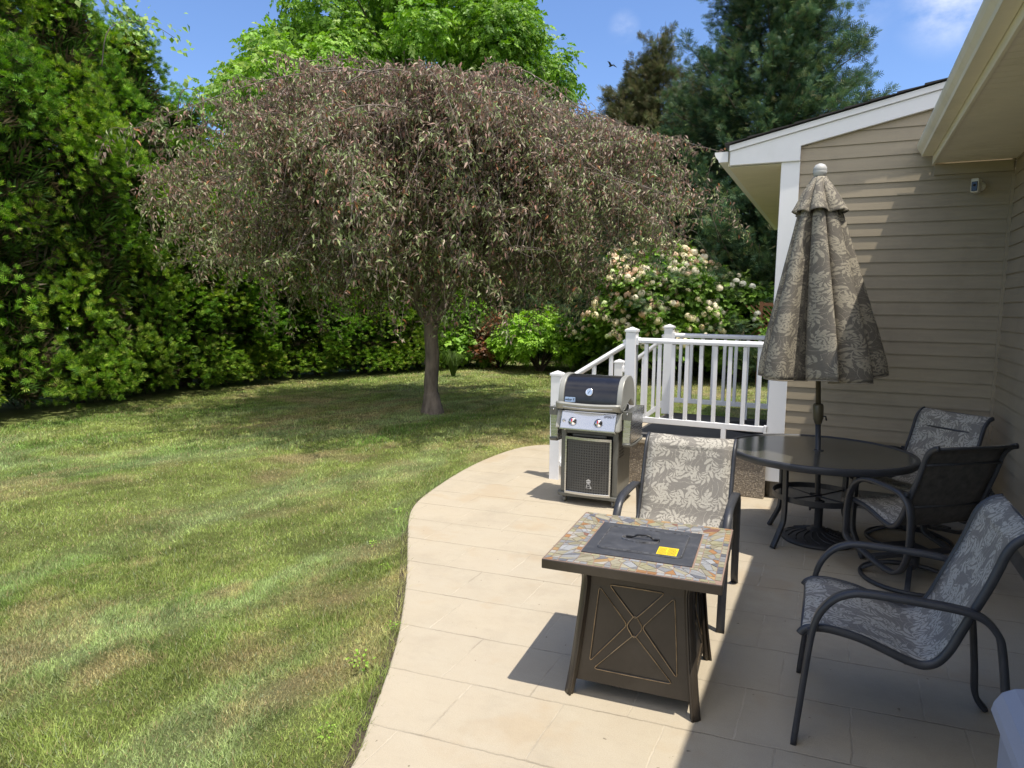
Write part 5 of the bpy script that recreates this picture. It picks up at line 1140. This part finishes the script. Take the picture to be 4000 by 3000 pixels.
# ------------------------------------------------------------------ weeping ornamental tree
T_THIN = (np.array([(0, 0, 0), (.16, .45, .07), (0, 1, -.22), (-.16, .45, .07)]), np.array([(0, 1, 2), (0, 2, 3)]))
def weeping():
    r = np.random.default_rng(5); t = thing('weeping_tree', 'purple bronze weeping ornamental tree with umbrella crown standing in the lawn', 'tree', (-5.97, 9.55, 0))
    dome = lambda q: 5.16 - .03 * q - .092 * q * q
    limbs = [([(0.02, 0, 0.12), (-0.015, 0.01, 0.40), (0.02, 0, 0.85), (-0.02, 0.02, 1.25), (0.0, 0, 1.60)], 0.118, 0.108), ([(0.02, 0, -.06), (.015, 0, .05), (.01, 0, .16), (0.0, 0, .3)], .215, .122), ([(.10, -.06, 1.32), (.135, -.08, 1.38), (.16, -.1, 1.40)], .05, .035), ([(-.09, .03, .78), (-.115, .03, .82), (-.13, .03, .83)], .055, .035)]
    lims = []
    for k in range(8):
        a = k * 2 * math.pi / 8 + r.normal(0, .2); R_ = r.uniform(1.2, 2.3); h = dome(R_) - r.uniform(.35, .9)
        a0 = 0.44 + (math.pi if k % 2 else 0); p = [(0.05 * math.cos(a0), 0.05 * math.sin(a0), 1.45), (.26 * math.cos(a0) + .08 * math.cos(a), .26 * math.sin(a0) + .08 * math.sin(a), 1.95), (R_ * .62 * math.cos(a), R_ * .62 * math.sin(a), h * .74), (R_ * math.cos(a - .1), R_ * math.sin(a - .1), h)]
        limbs.append((p, 0.068, 0.022)); lims.append(smooth_path(p, 6))
    p = [(0, 0, 1.5), (0.1, 0.05, 2.6), (-.05, .1, 3.9), (.05, 0, 5.1)]; limbs.append((p, .07, .025)); lims.append(smooth_path(p, 6))
    trunk = trunk_obj('trunk', limbs, M['bark'], t, 12)
    tw = []; L_pos, L_d = [], []
    def leafy(s0, s1, s2, per):
        cl = math.sin(1.7 * s1.x + 1.1 * s1.z) * math.sin(1.9 * s1.y + .7 + .8 * s1.z) + .55 * math.sin(3.1 * s1.z + 2.3 * s1.x + 1.4 * s1.y)
        if cl < .02 + .12 * max(0, s1.xy.length - 2.3) and r.random() < (.45 if s1.xy.length < 2.4 else .74): return
        ln = (s1 - s0).length + (s2 - s1).length
        for m_ in range(int(per * ln) + 2):
            f_ = r.uniform(.05, 1.0); pp = s0.lerp(s1, f_ * 2) if f_ < .5 else s1.lerp(s2, f_ * 2 - 1)
            L_pos.append((pp.x + r.normal(0, .030), pp.y + r.normal(0, .030), pp.z + r.normal(0, .030))); L_d.append((r.normal(0, .62), r.normal(0, .62), -.62 + r.normal(0, .42)))
    NB = 300
    for b in range(NB + 44):
        a = b * 2.39996 + r.normal(0, .15); k = min(1, (b + .5) / NB)
        if b >= NB: a = .44 + math.pi * (b % 2) + r.normal(0, .38)      # long side branches
        lobe = 1 + .07 * math.sin(3 * a + 1) + .05 * math.sin(7 * a)
        Rend = 3.42 * (1 + .11 * abs(math.cos(a - .44))) * math.sqrt(.02 + .98 * k) * r.uniform(0.86, 1.03) * lobe
        Rend *= 1 - .05 * max(0, math.cos(a + 2.70))
        if b >= NB: Rend = r.uniform(3.2, 4.1)
        st = lims[b % len(lims)][int(r.uniform(.5, 1.0) * 17)] if Rend > 1.4 else lims[-1][int(r.uniform(.6, 1) * 17)]
        sa = math.atan2(st.y, st.x); dd = ((a - sa + math.pi) % (2 * math.pi)) - math.pi; a = sa + dd * 0.5 if st.xy.length > .5 else a
        drop = r.choice([0.0, r.uniform(0, .8), r.uniform(.8, 2.7)], p=[.36, .22, .42])
        e = Vector((Rend * math.cos(a), Rend * math.sin(a), max(1.75 + .35 * max(0, Rend - 1.8), dome(Rend) - drop - r.uniform(.05, .35) - .3 * k)))
        m1 = st.lerp(e, .35); m1.z = max(st.z, min(dome(m1.xy.length) - .10 - drop * .6, st.z + .8)); m2 = st.lerp(e, .72); m2.z = max(min(m1.z, dome(m2.xy.length) - drop * .8), e.z + .12)
        if r.random() < .20: e = e + Vector((e.x, e.y, 0)).normalized() * r.uniform(.2, .8); e.z += r.uniform(-.3, .3); m2.z += .18      # a few wayward shoots above the dome
        if b >= NB:
            e.z = r.uniform(2.2, 3.9); m1.z = max(m1.z, e.z + .35); m2.z = max(e.z + r.uniform(.25, .5), min(m2.z, m1.z))
        pth = smooth_path([st, m1, m2, e], 6); tw.append((pth, 0.013, .003)); n = len(pth)
        for i in range(2, n):
            q = pth[i]; kk = i / n
            for _ in range(3 if kk > .35 else 2):
                az = r.uniform(0, 6.283); dx = Vector((math.cos(az), math.sin(az), r.uniform(-.5, .25))); ln = r.uniform(.22, .55)
                fall = r.uniform(.08, .45) if r.random() < .68 else r.uniform(.4, 1.15)
                s1 = q + dx * ln * .7; s2 = q + dx * ln * 1.05 + Vector((0, 0, -fall)); lowest = 1.30 + 1.3 * r.random() ** 1.6 + .42 * max(0, q.xy.length - 1.8)
                if s2.z < lowest: s2.z = lowest
                if s1.z < s2.z: s1.z = s2.z + .05
                leafy(q, s1, s2, 40)
                if r.random() < .40: tw.append(([q, q.lerp(s1, .6), s1, s2], .0035, .0012))
        leafy(m1, m2, e, 42)
    for k in range(330):      # inner shoots hanging round the fork
        a = k * 2.39996; q_ = r.uniform(.6, 2.7); s0 = Vector((q_ * math.cos(a), q_ * math.sin(a), r.uniform(1.9, 2.9))); dx = Vector(r.normal(0, .25, 3)); s2 = s0 + dx; s2.z = max(1.26, s0.z - r.uniform(.5, 1.1)); leafy(s0, s0 + dx * .5, s2, 46)
        if r.random() < .5: tw.append(([s0 + Vector((0, 0, .3)), s0, s0 + dx * .5, s2], .004, .0012))
    mb = MB()
    for pth, r0, r1 in tw:
        P_ = pth if len(pth) > 8 else smooth_path(pth, 2); k = len(P_)
        mb.sweep(P_, oval(1, 1, 4), scale=[r0 + (r1 - r0) * (i / (k - 1)) for i in range(k)], cap=False)
    mb.obj('twigs', M['twig'], trunk)
    P_ = np.array(L_pos); D_ = unit(np.array(L_d)); n = len(P_); print('weeping leaves', n)
    BC = [(0.118, 0.086, 0.066), (0.150, 0.106, 0.082), (0.086, 0.086, 0.048), (0.098, 0.128, 0.048), (0.142, 0.168, 0.074), (0.165, 0.092, 0.072), (0.21, 0.175, 0.130), (0.22, 0.10, 0.05)]
    topw = np.clip((P_[:, 2] - 1.9) / 2.9, 0, 1) ** 1.2 * .9
    pick = r.random(n); cA = shade_cols(r, n, BC, [6, 5, 3, 1.4, .7, 3.0, 1.6, .3], .36); cB = shade_cols(r, n, BC, [2.0, 1.4, 3, 5, 3.0, .8, .7, .25], .36)
    Cc = np.where((pick < topw)[:, None], cA, cB)
    V, F, Cc = inst(T_THIN, P_, D_, unit(r.normal(0, .45, (n, 3)) + np.array((.1, -.1, .9))[None] + unit(P_ * np.array((1, 1, 0))) * .35), r.uniform(.050, .096, n), Cc)
    link_mesh('crown', np_mesh('crown', V, F, Cc), M['bronze_leaf'], t)
weeping()

# ------------------------------------------------------------------ tall broadleaf trees beyond the hedge
GC = [(0.068, 0.138, 0.014), (0.095, 0.182, 0.018), (0.132, 0.222, 0.030), (0.045, 0.100, 0.012), (0.175, 0.24, 0.07)]
def broadleaf(name, label, loc, H, R_, zc, nl, seed, size, per, cols=GC, p=(5, 6, 4, 3, 1), m='leaf', tpl=None, rz=0.82, trunk_r=.28, lr=(.9, 1.7), group=None):
    r = np.random.default_rng(seed); t = thing(name, label, 'tree', loc, 0, group); parts = []; lim = [([(0, 0, -.1), (.1, 0, H * .2), (0, .1, H * .45), (0, 0, H * .75)], trunk_r, .06)]
    for i in range(nl):
        d = rdir(r, 1)[0]; d[2] = d[2] * .9 + .12; q = r.uniform(.45, 1.0) ** .6
        rad = r.uniform(*lr) * (1.1 - .25 * q); c = np.array((d[0] * R_ * q, d[1] * R_ * q, zc + d[2] * (H - zc) * q)); 
        parts.append(lump(r, c, rad, int(per * rad ** 1.7), tpl or T_ASH, size, cols, p, -.05, .6, .45, .85, (.45, 1.05), None, 'rand', .55))
        parts[-1] = (parts[-1][0], parts[-1][1], parts[-1][2] * r.uniform(.85, 1.18))
        if i % 4 == 0: lim.append(([(0, 0, zc * .62), tuple(c * np.array((.45, .45, 1)) * np.array((1, 1, .82))), tuple(c)], .07, .015))
    V, F, Cc = join_np(parts); link_mesh('crown', np_mesh('crown', V, F, Cc), M[m], t); trunk_obj('trunk', lim, M['bark'], t, 7); return t
broadleaf('broadleaf_tree', 'tall bright green leafy tree rising behind the weeping tree, top out of the photo', (-13.4, 20.4, 0), 12.9, 4.9, 8.6, 90, 31, 0.27, 470, lr=(.75, 1.5))
broadleaf('broadleaf_tree', 'smaller lime green leafy tree in the sky gap above the hedge', (-13.6, 14.6, 0), 8.6, 1.75, 6.2, 22, 33, 0.27, 420, [(0.10, 0.19, 0.02), (0.14, 0.235, 0.03), (0.075, 0.15, 0.016), (0.19, 0.25, 0.07)], (4, 5, 2, 2), lr=(.6, 1.0), trunk_r=.12)

# ------------------------------------------------------------------ dark conifers on the right
def cedar(label, loc, H, R_, seed, cols, p, dens=1.0, size=.30, spiky=0.5, sparse=0.0, group=None, low=0.3, spires=((0, 0, 1, 1),)):
    r = np.random.default_rng(seed); t = thing('cedar_tree', label, 'tree', loc, 0, group); parts = []; lim = [([(0, 0, -.1), (.05, 0, H * .3), (0, .05, H * .7), (0, 0, H * .98)], H * .022, .02)]
    nb = int(150 * dens); H0, Rr0 = H, R_
    for i, (sx_, sy_, hf, rf) in [(i, sp_) for sp_ in spires for i in range(nb)]:
        H, R_ = H0 * hf, Rr0 * rf
        k = (i + .5) / nb; h = low + (H - low - .3) * k; a = i * 2.39996 + r.normal(0, .3)
        prof = min(1, (H - h) / (.75 * H)) ** .95 * (0.9 + .1 * min(1, h / 2)); L = R_ * prof * r.uniform(.70, 1.12) + .15
        if r.random() < .10: L *= 1.18
        d = Vector((math.cos(a), math.sin(a), 0)); p0 = Vector((sx_, sy_, h - .15)); dz = L * r.uniform(.05, .30) + spiky * .35 * r.random()
        p1 = p0 + d * L * .5 + Vector((0, 0, dz * .15 - .05 * L)); p2 = p0 + d * L + Vector((0, 0, dz)); 
        pth = smooth_path([p0, p0.lerp(p1, .5), p1, p2], 4); lim.append((pth[::3] + [pth[-1]], .03, .006))
        npl = int((7 + 9 * L) * (1 - sparse * r.random())); u = r.uniform(.18, 1.0, npl) ** .75; kp = 17
        bp = np.array([tuple(q) for q in pth]); idx = u * (len(bp) - 1); i0 = np.minimum(idx.astype(int), len(bp) - 2); fr = (idx - i0)[:, None]
        base = bp[i0] * (1 - fr) + bp[i0 + 1] * fr + r.normal(0, 1, (npl, 3)) * (.20 * L * (1.05 - u) + .07)[:, None] * np.array((1, 1, .5))
        pd = unit(np.array((d.x, d.y, .35 + spiky * .6))[None] + r.normal(0, .42, (npl, 3))); plen = size * r.uniform(1.5, 3.0, npl)
        sideways = np.cross(pd, np.array((0, 0, 1.0))[None]); base = np.repeat(base, kp, 0); pdr = np.repeat(pd, kp, 0); v_ = r.random(npl * kp)
        pos = base + pdr * (np.repeat(plen, kp) * v_)[:, None] + r.normal(0, 1, (npl * kp, 3)) * (.10 * (1.1 - v_) * size / .2)[:, None]
        Y = unit(pdr + r.normal(0, .38, (npl * kp, 3))); Z = unit(np.array((0, 0, .9))[None] + .4 * np.array((d.x, d.y, 0))[None] + r.normal(0, .5, (npl * kp, 3)))
        tint = r.uniform(.78, 1.25); V, F, Cc = inst(T_SPRAY, pos, Y, Z, size * r.uniform(.6, 1.15, npl * kp), shade_cols(r, npl * kp, cols, p) * np.repeat(r.uniform(.72, 1.3, (npl, 1)), kp, 0) * tint); parts.append((V, F, Cc))
    V, F, Cc = join_np(parts); link_mesh('crown', np_mesh('crown', V, F, Cc), M['conifer'], t); trunk_obj('trunk', lim, M['bark_dark'], t, 6); return t
CC = [(0.028, 0.055, 0.027), (0.040, 0.072, 0.030), (0.068, 0.092, 0.034), (0.021, 0.045, 0.027), (0.088, 0.086, 0.044)]
BC2 = [(0.060, 0.066, 0.030), (0.085, 0.080, 0.040), (0.046, 0.060, 0.026), (0.10, 0.085, 0.05)]
c1 = cedar('huge dark green cedar behind the house corner, its top out of the photo', (-2.05, 20.1, 0), 12.4, 3.7, 41, CC, (5, 5, 3, 3, .6), 1.9, .20, .55)
c2 = cedar('sparse brownish green cedar with pointed spires left of the huge dark cedar', (-5.55, 22.0, 0), 10.1, 2.1, 43, BC2, (4, 3, 4, 1), .6, .20, 1.3, .35, low=2.0, spires=((0, 0, 1.0, .55), (-1.0, -.47, .86, .5), (.85, .4, .90, .5), (-.45, -.2, .94, .4), (1.6, .76, .84, .5), (-1.7, -.8, .74, .5)))
for i, (x, y, s_, sz, lab) in enumerate(((-4.3, 19.0, .85, .52, 'dark low cedar filling the gap behind the blossoming shrub'), (-6.9, 23.5, 1.0, .60, 'shaded cedar glimpsed low beneath the right side of the weeping tree'), (-10.4, 22.6, .95, .55, 'shaded cedar behind the last arborvitae and the rust coloured shrub'))):
    copy_tree(c1, (x, y, 0), 1.1 + i * 1.7, lab, (s_, s_, sz))

# ------------------------------------------------------------------ shrubs
def shrub(name, label, loc, R_, H, nl, seed, size, per, cols, p, tpl, m='leaf', lr=(.25, .45), stems=7, zmin=.35, up=.35, sq=1.0, group=None):
    r = np.random.default_rng(seed); t = thing(name, label, 'shrub', loc, 0, group); parts = []; lim = []
    for i in range(nl):
        a = i * 2.39996 + r.normal(0, .3); k = (i + .5) / nl; el = math.asin(min(1, .02 + .98 * k)); q = r.uniform(.62, .96)
        rad = r.uniform(*lr); c = np.array((R_ * q * math.cos(el) * math.cos(a) * sq, R_ * q * math.cos(el) * math.sin(a), zmin + (H - zmin - rad * .6) * (math.sin(el) ** .85) * r.uniform(.86, 1.0)))
        V, F, Cc = lump(r, c, rad, int(per * (rad / .35) ** 1.6), tpl, size, cols, p, up, .8, .4, .9, (.5, 1.08), (math.cos(a) * .5, math.sin(a) * .5, .5), 'rand'); parts.append((V, F, Cc * r.uniform(.85, 1.18)))
        if i < stems * 3: lim.append(([(r.normal(0, .05), r.normal(0, .05), -.03), tuple(c * np.array((.35, .35, .5))), tuple(c)], .028, .006))
    V, F, Cc = join_np(parts); cr = link_mesh('crown', np_mesh('crown', V, F, Cc), M[m], t); trunk_obj('stems', lim, M['bark_dark'], t, 6); return t, cr
LIME = [(0.115, 0.215, 0.018), (0.155, 0.26, 0.028), (0.085, 0.17, 0.014), (0.20, 0.29, 0.07)]
shrub('lime_shrub', 'round lime green shrub on dark stems in the lawn left of the railing', (-7.25, 17.1, 0), 1.18, 1.58, 40, 51, .22, 130, LIME, (4, 5, 3, 1), T_SPRIG, lr=(.22, .36), zmin=.48)
VBL = [(0.078, 0.145, 0.018), (0.110, 0.190, 0.028), (0.058, 0.115, 0.016), (0.155, 0.220, 0.055)]
vb, vbc = shrub('blossoming_shrub', 'big shrub covered in cream and pink blossoms behind the white railing', (-4.15, 17.15, 0), 1.58, 3.4, 100, 53, .18, 175, VBL, (4, 5, 3, 1), T_ROUND, lr=(.32, .52), zmin=.6, sq=1.05)
# blossom heads: little domes of florets
def dome_tpl(n=44, seed=2):
    r = np.random.default_rng(seed); vs, fs = [], []
    for i in range(n):
        d = rdir(r, 1)[0]; d[1] = d[1] if d[1] > -.35 else -d[1]; d /= np.linalg.norm(d); c = d * .5; u = unit(np.cross(d, r.normal(size=3))[None])[0]; w_ = np.cross(d, u); s_ = .21
        b = len(vs); vs += [c + (u * math.cos(q) + w_ * math.sin(q)) * s_ + d * .04 * (k % 2) for k, q in enumerate(np.linspace(0, 2 * math.pi, 5)[:-1])]; fs.append((b, b + 1, b + 2, b + 3))
    return np.array(vs), np.array(fs)
T_DOME = dome_tpl()
r = np.random.default_rng(61); n = 1700; cv = np.empty(len(vbc.data.vertices) * 3, np.float32); vbc.data.vertices.foreach_get('co', cv); cv = cv.reshape(-1, 3)
cen = np.array((0, 0, .7)); dd = cv - cen; sc_d = np.linalg.norm(dd * np.array((1 / 1.78, 1 / 1.70, 1 / 2.6)), axis=1); cand = np.where((sc_d > .90) & (cv[:, 2] > .8))[0]
sel = r.choice(cand, n * 3, replace=False); base_ = cv[sel]; keep = []
for i, p_ in enumerate(base_):
    if len(keep) >= n: break
    dens = .5 + .5 * math.sin(p_[0] * 3.1 + 1) * math.sin(p_[2] * 3.7 + .5)
    if r.random() < .30 + .70 * dens: keep.append(i)
base_ = base_[keep]; nb_ = len(base_); dv = unit(base_ - cen) + r.normal(0, .25, (nb_, 3)); dv[:, 2] += .35
PC = shade_cols(r, nb_, [(0.46, 0.42, 0.30), (0.48, 0.45, 0.36), (0.43, 0.34, 0.25), (0.40, 0.29, 0.20), (0.38, 0.42, 0.25)], (5, 4, 2.4, 1, 1.6), .1)
V, F, Cc = inst(T_DOME, base_ + unit(dv) * .085, dv, rdir(r, nb_), r.uniform(.10, .17, nb_), PC)
tag(link_mesh('blossom', np_mesh('blossom', V, F, Cc), M['petal'], vb), kind='stuff')
st_, stc = shrub('sprawling_shrub', 'loose shaded shrub with a few white blossoms right of the blossoming shrub', (-2.1, 17.4, 0), 1.1, 2.5, 26, 57, .20, 70, VBL, (3, 2, 5, 1), T_ROUND, lr=(.25, .42), zmin=.3)
pp = np.array((-.05, -.15, .38))[None] + np.array([(-.05, -.75, 1.98), (-.15, -.7, 1.88), (.10, -.78, 1.92), (.30, -.72, 1.86), (-.75, -.5, 1.70), (-.66, -.55, 1.62), (.45, -.8, 1.25), (.42, -.8, 1.12)])
V, F, Cc = inst(T_DOME, pp, np.tile(np.array((0, -.3, 1.0)), (8, 1)), rdir(r, 8), np.full(8, .14), np.tile(np.array((.6, .6, .52)), (8, 1)))
tag(link_mesh('blossom', np_mesh('blossom', V, F, Cc), M['petal'], st_), kind='stuff')
RUST = [(0.13, 0.055, 0.030), (0.17, 0.075, 0.035), (0.09, 0.05, 0.03), (0.10, 0.09, 0.03)]
shrub('rust_shrub', 'rust coloured shrub in shade left of the lime green shrub', (-8.55, 17.3, 0), .75, 1.5, 24, 63, .13, 130, RUST, (4, 3, 3, 1), T_ROUND, lr=(.22, .36))
shrub('leafy_shrub', 'mid green leafy shrub at the end of the hedge right of the trunk', (-9.7, 17.2, 0), .95, 1.9, 34, 67, .24, 110, GC, (4, 5, 3, 2, 1), T_ROUND, lr=(.28, .45))
def tuft(label, loc, n, h, seed, cols):
    r = np.random.default_rng(seed); t = tag(None or bpy.data.objects.new('x', None), None); bpy.data.objects.remove(t)
    vs, fs, cs = [], [], []
    for i in range(n):
        a = r.uniform(0, 6.283); ln = h * r.uniform(.6, 1.15); o_ = r.uniform(.25, .85); w_ = .008; d = np.array((math.cos(a), math.sin(a), 0)); s_ = np.array((-d[1], d[0], 0)) * w_; b = len(vs)
        for k, (q, zz) in enumerate(((0, 0), (.25, .62), (.62, .92), (1.0, .72))):
            c = d * (.04 + o_ * ln * q) + np.array((0, 0, ln * zz)); ww = s_ * (1 - .85 * (k / 3)); vs += [c - ww, c + ww]
        fs += [(b + 2 * k, b + 2 * k + 1, b + 2 * k + 3, b + 2 * k + 2) for k in range(3)]; cs += [np.array(cols[i % len(cols)]) * r.uniform(.8, 1.2)] * 8
    o = link_mesh('grass_tuft', np_mesh('grass_tuft', vs, fs, np.array(cs)), M['grass']); o.location = loc; return tag(o, label, 'grass tuft')
tuft('bright arching grass tuft beside the lime green shrub', (-6.35, 17.6, 0), 170, .55, 71, [(.11, .19, .03), (.15, .23, .04)])
tuft('dark arching grass tuft at the foot of the shrub ending the hedge', (-8.5, 14.6, 0), 170, .62, 73, [(.06, .11, .02), (.09, .14, .03)])
# weeds along the edge of the slab
WEED = [((-2.08, 2.93), 'low weed rosette in the grass, second nearest along the slab edge', .06), ((-1.99, 2.55), 'largest bright green weed leaning over the near slab edge', .085), ((-2.62, 3.62), 'small pale weed beside the slab edge, level with the fire table', .05), ((-3.28, 4.72), 'bright weed clump at the bend of the slab edge', .06), ((-1.78, 2.05), 'nearest little weed beside the slab at the photo bottom', .05), ((-2.95, 3.95), 'faint yellow green weed a little way into the grass', .05)]
for i, ((x, y), lab, s_) in enumerate(WEED):
    s_ *= .75; r = np.random.default_rng(90 + i); n = int(26 + s_ * 160); a = r.uniform(0, 6.283, n); q = s_ * np.sqrt(r.random(n)); pos = np.stack([q * np.cos(a), q * np.sin(a), .02 + r.random(n) * s_ * .75], 1)
    Y = unit(np.stack([np.cos(a), np.sin(a), r.uniform(-.2, .8, n)], 1)); V, F, Cc = inst(leaf_tpl(.36, .06, .2), pos, Y, unit(np.array((0, 0, 1))[None] + r.normal(0, .35, (n, 3))), s_ * r.uniform(.22, .42, n), shade_cols(r, n, [(.15, .25, .03), (.20, .29, .05), (.11, .20, .025)], (4, 3, 3)))
    o = link_mesh('weed', np_mesh('weed', V, F, Cc), M['leaf']); o.location = (x, y, -.03); tag(o, lab, 'weed', 'weeds along the slab edge')

# ------------------------------------------------------------------ garden shed, neighbour's house, lattice, far trees, bird
sh = thing('garden_shed', 'white garden shed glimpsed between the lime shrub and the blossoming shrub', 'shed', (-8.3, 25.6, 0))
mb = MB()
for k in range(18): mb.box((-8.1, 25.6, .06 + k * .13), (2.3 + .012 * (k % 2), 1.9 + .012 * (k % 2), .128))
mb.obj('wall', M['white_trim'], sh, world=True)
mb = MB(); mb.prism([(-9.45, 2.38), (-6.75, 2.38), (-8.1, 3.3)], 24.5, 26.7, lambda u, v, w: (u, w, v)); mb.obj('roof', M['shingle'], sh, world=True)
MB().box((-8.75, 24.63, 1.0), (.85, .03, 1.95)).obj('door', M['white_trim'], sh, world=True, bevel=.01)
MB().box((-9.27, 24.63, 1.19), (.10, .04, 2.36)).objs('corner_board', M['vinyl'], sh, world=True)
nh = thing('neighbour_house', "pale neighbouring house showing as white specks through the hedge", 'house', (-24, 9, 0))
mb = MB()
for k in range(22): mb.box((-25.5, 9, .1 + k * .16), (7 + .015 * (k % 2), 15 + .015 * (k % 2), .157))
mb.obj('wall', M['white_trim'], nh, world=True)
mb = MB(); mb.prism([(-29.6, 3.55), (-21.4, 3.55), (-25.5, 5.6)], 1.2, 16.8, lambda u, v, w: (u, w, v)); mb.obj('roof', M['shingle'], nh, world=True)
for yy in (4.5, 8.8, 13.2): MB().box((-21.98, yy, 1.9), (.03, 1.0, 1.3)).obj('window', M['dark_glass'], nh, world=True)
lt = thing('lattice_panel', 'rust brown diagonal lattice panel in the shade beside the house corner post', 'lattice', (-1.02, 16.6, 1.42))
mb = MB()
for s_ in (-1, 1):
    for k in range(-5, 6):
        for (u0, u1) in ((-.9, .9),):
            c = Vector((k * .11, .008 * s_, 0)); mb.box((0, 0, 0), (.022, .010, 1.15), Matrix.Translation(c) @ Matrix.Rotation(s_ * math.pi / 4, 4, 'Y'))
mb.obj('slats', M['lattice'], lt); MB().box((0, 0, .43), (1.3, .04, .07)).box((0, 0, -.43), (1.3, .04, .07)).objs('frame', M['lattice'], lt); MB().box((-.62, 0, -.46), (.07, .07, 1.9)).box((.62, 0, -.46), (.07, .07, 1.9)).objs('post', M['lattice'], lt)
r = np.random.default_rng(99); parts = []
for i in range(120):
    a = math.radians(-75 + 150 * (i + r.random()) / 120) + .1; dist = r.uniform(52, 66); c = np.array((-math.sin(a) * dist, math.cos(a) * dist, r.uniform(1.5, 5.5)))
    parts.append(lump(r, c, r.uniform(2.2, 3.6), 90, T_ROUND, 1.3, CC[:3] + GC[:1], (3, 3, 2, 2), .1, .6, .4, 1.2, (.5, 1.0), None, 'rand'))
V, F, Cc = join_np(parts); tag(link_mesh('far_trees', np_mesh('far_trees', V, F, Cc), M['conifer']), 'line of distant trees closing off the yard behind the shrubs', 'trees', kind='stuff')
d = ((2387 - 2000) / 2695.9 * _r - (257 - 1500) / 2695.9 * _u + _f); bp = Vector((0, 0, CAM_H)) + d * 25.0
mb = MB(); mb.sweep([(-.11, 0, -.005), (-.06, 0, 0), (0, 0, .005), (.06, 0, .008), (.10, 0, .012), (.125, 0, .008)], oval(1, 1, 10), scale=[.006, .022, .032, .028, .020, .003])
mb.add([(-.19, .02, -.01), (-.10, -.012, 0), (-.10, .012, 0), (-.19, -.02, -.01)], [(0, 1, 2), (3, 1, 2)])
for s_ in (-1, 1): mb.add([(.05, .02 * s_, .01), (-.05, .02 * s_, .01), (-.05, .11 * s_, .07), (.04, .12 * s_, .08), (-.06, .25 * s_, .03)], [(0, 1, 2, 3), (3, 2, 4)])
o = tag(mb.obj('bird', M['black']), 'small dark bird flying in the blue sky between the tall trees', 'bird'); o.location = bp; o.rotation_euler = (.3, .1, 2.6)
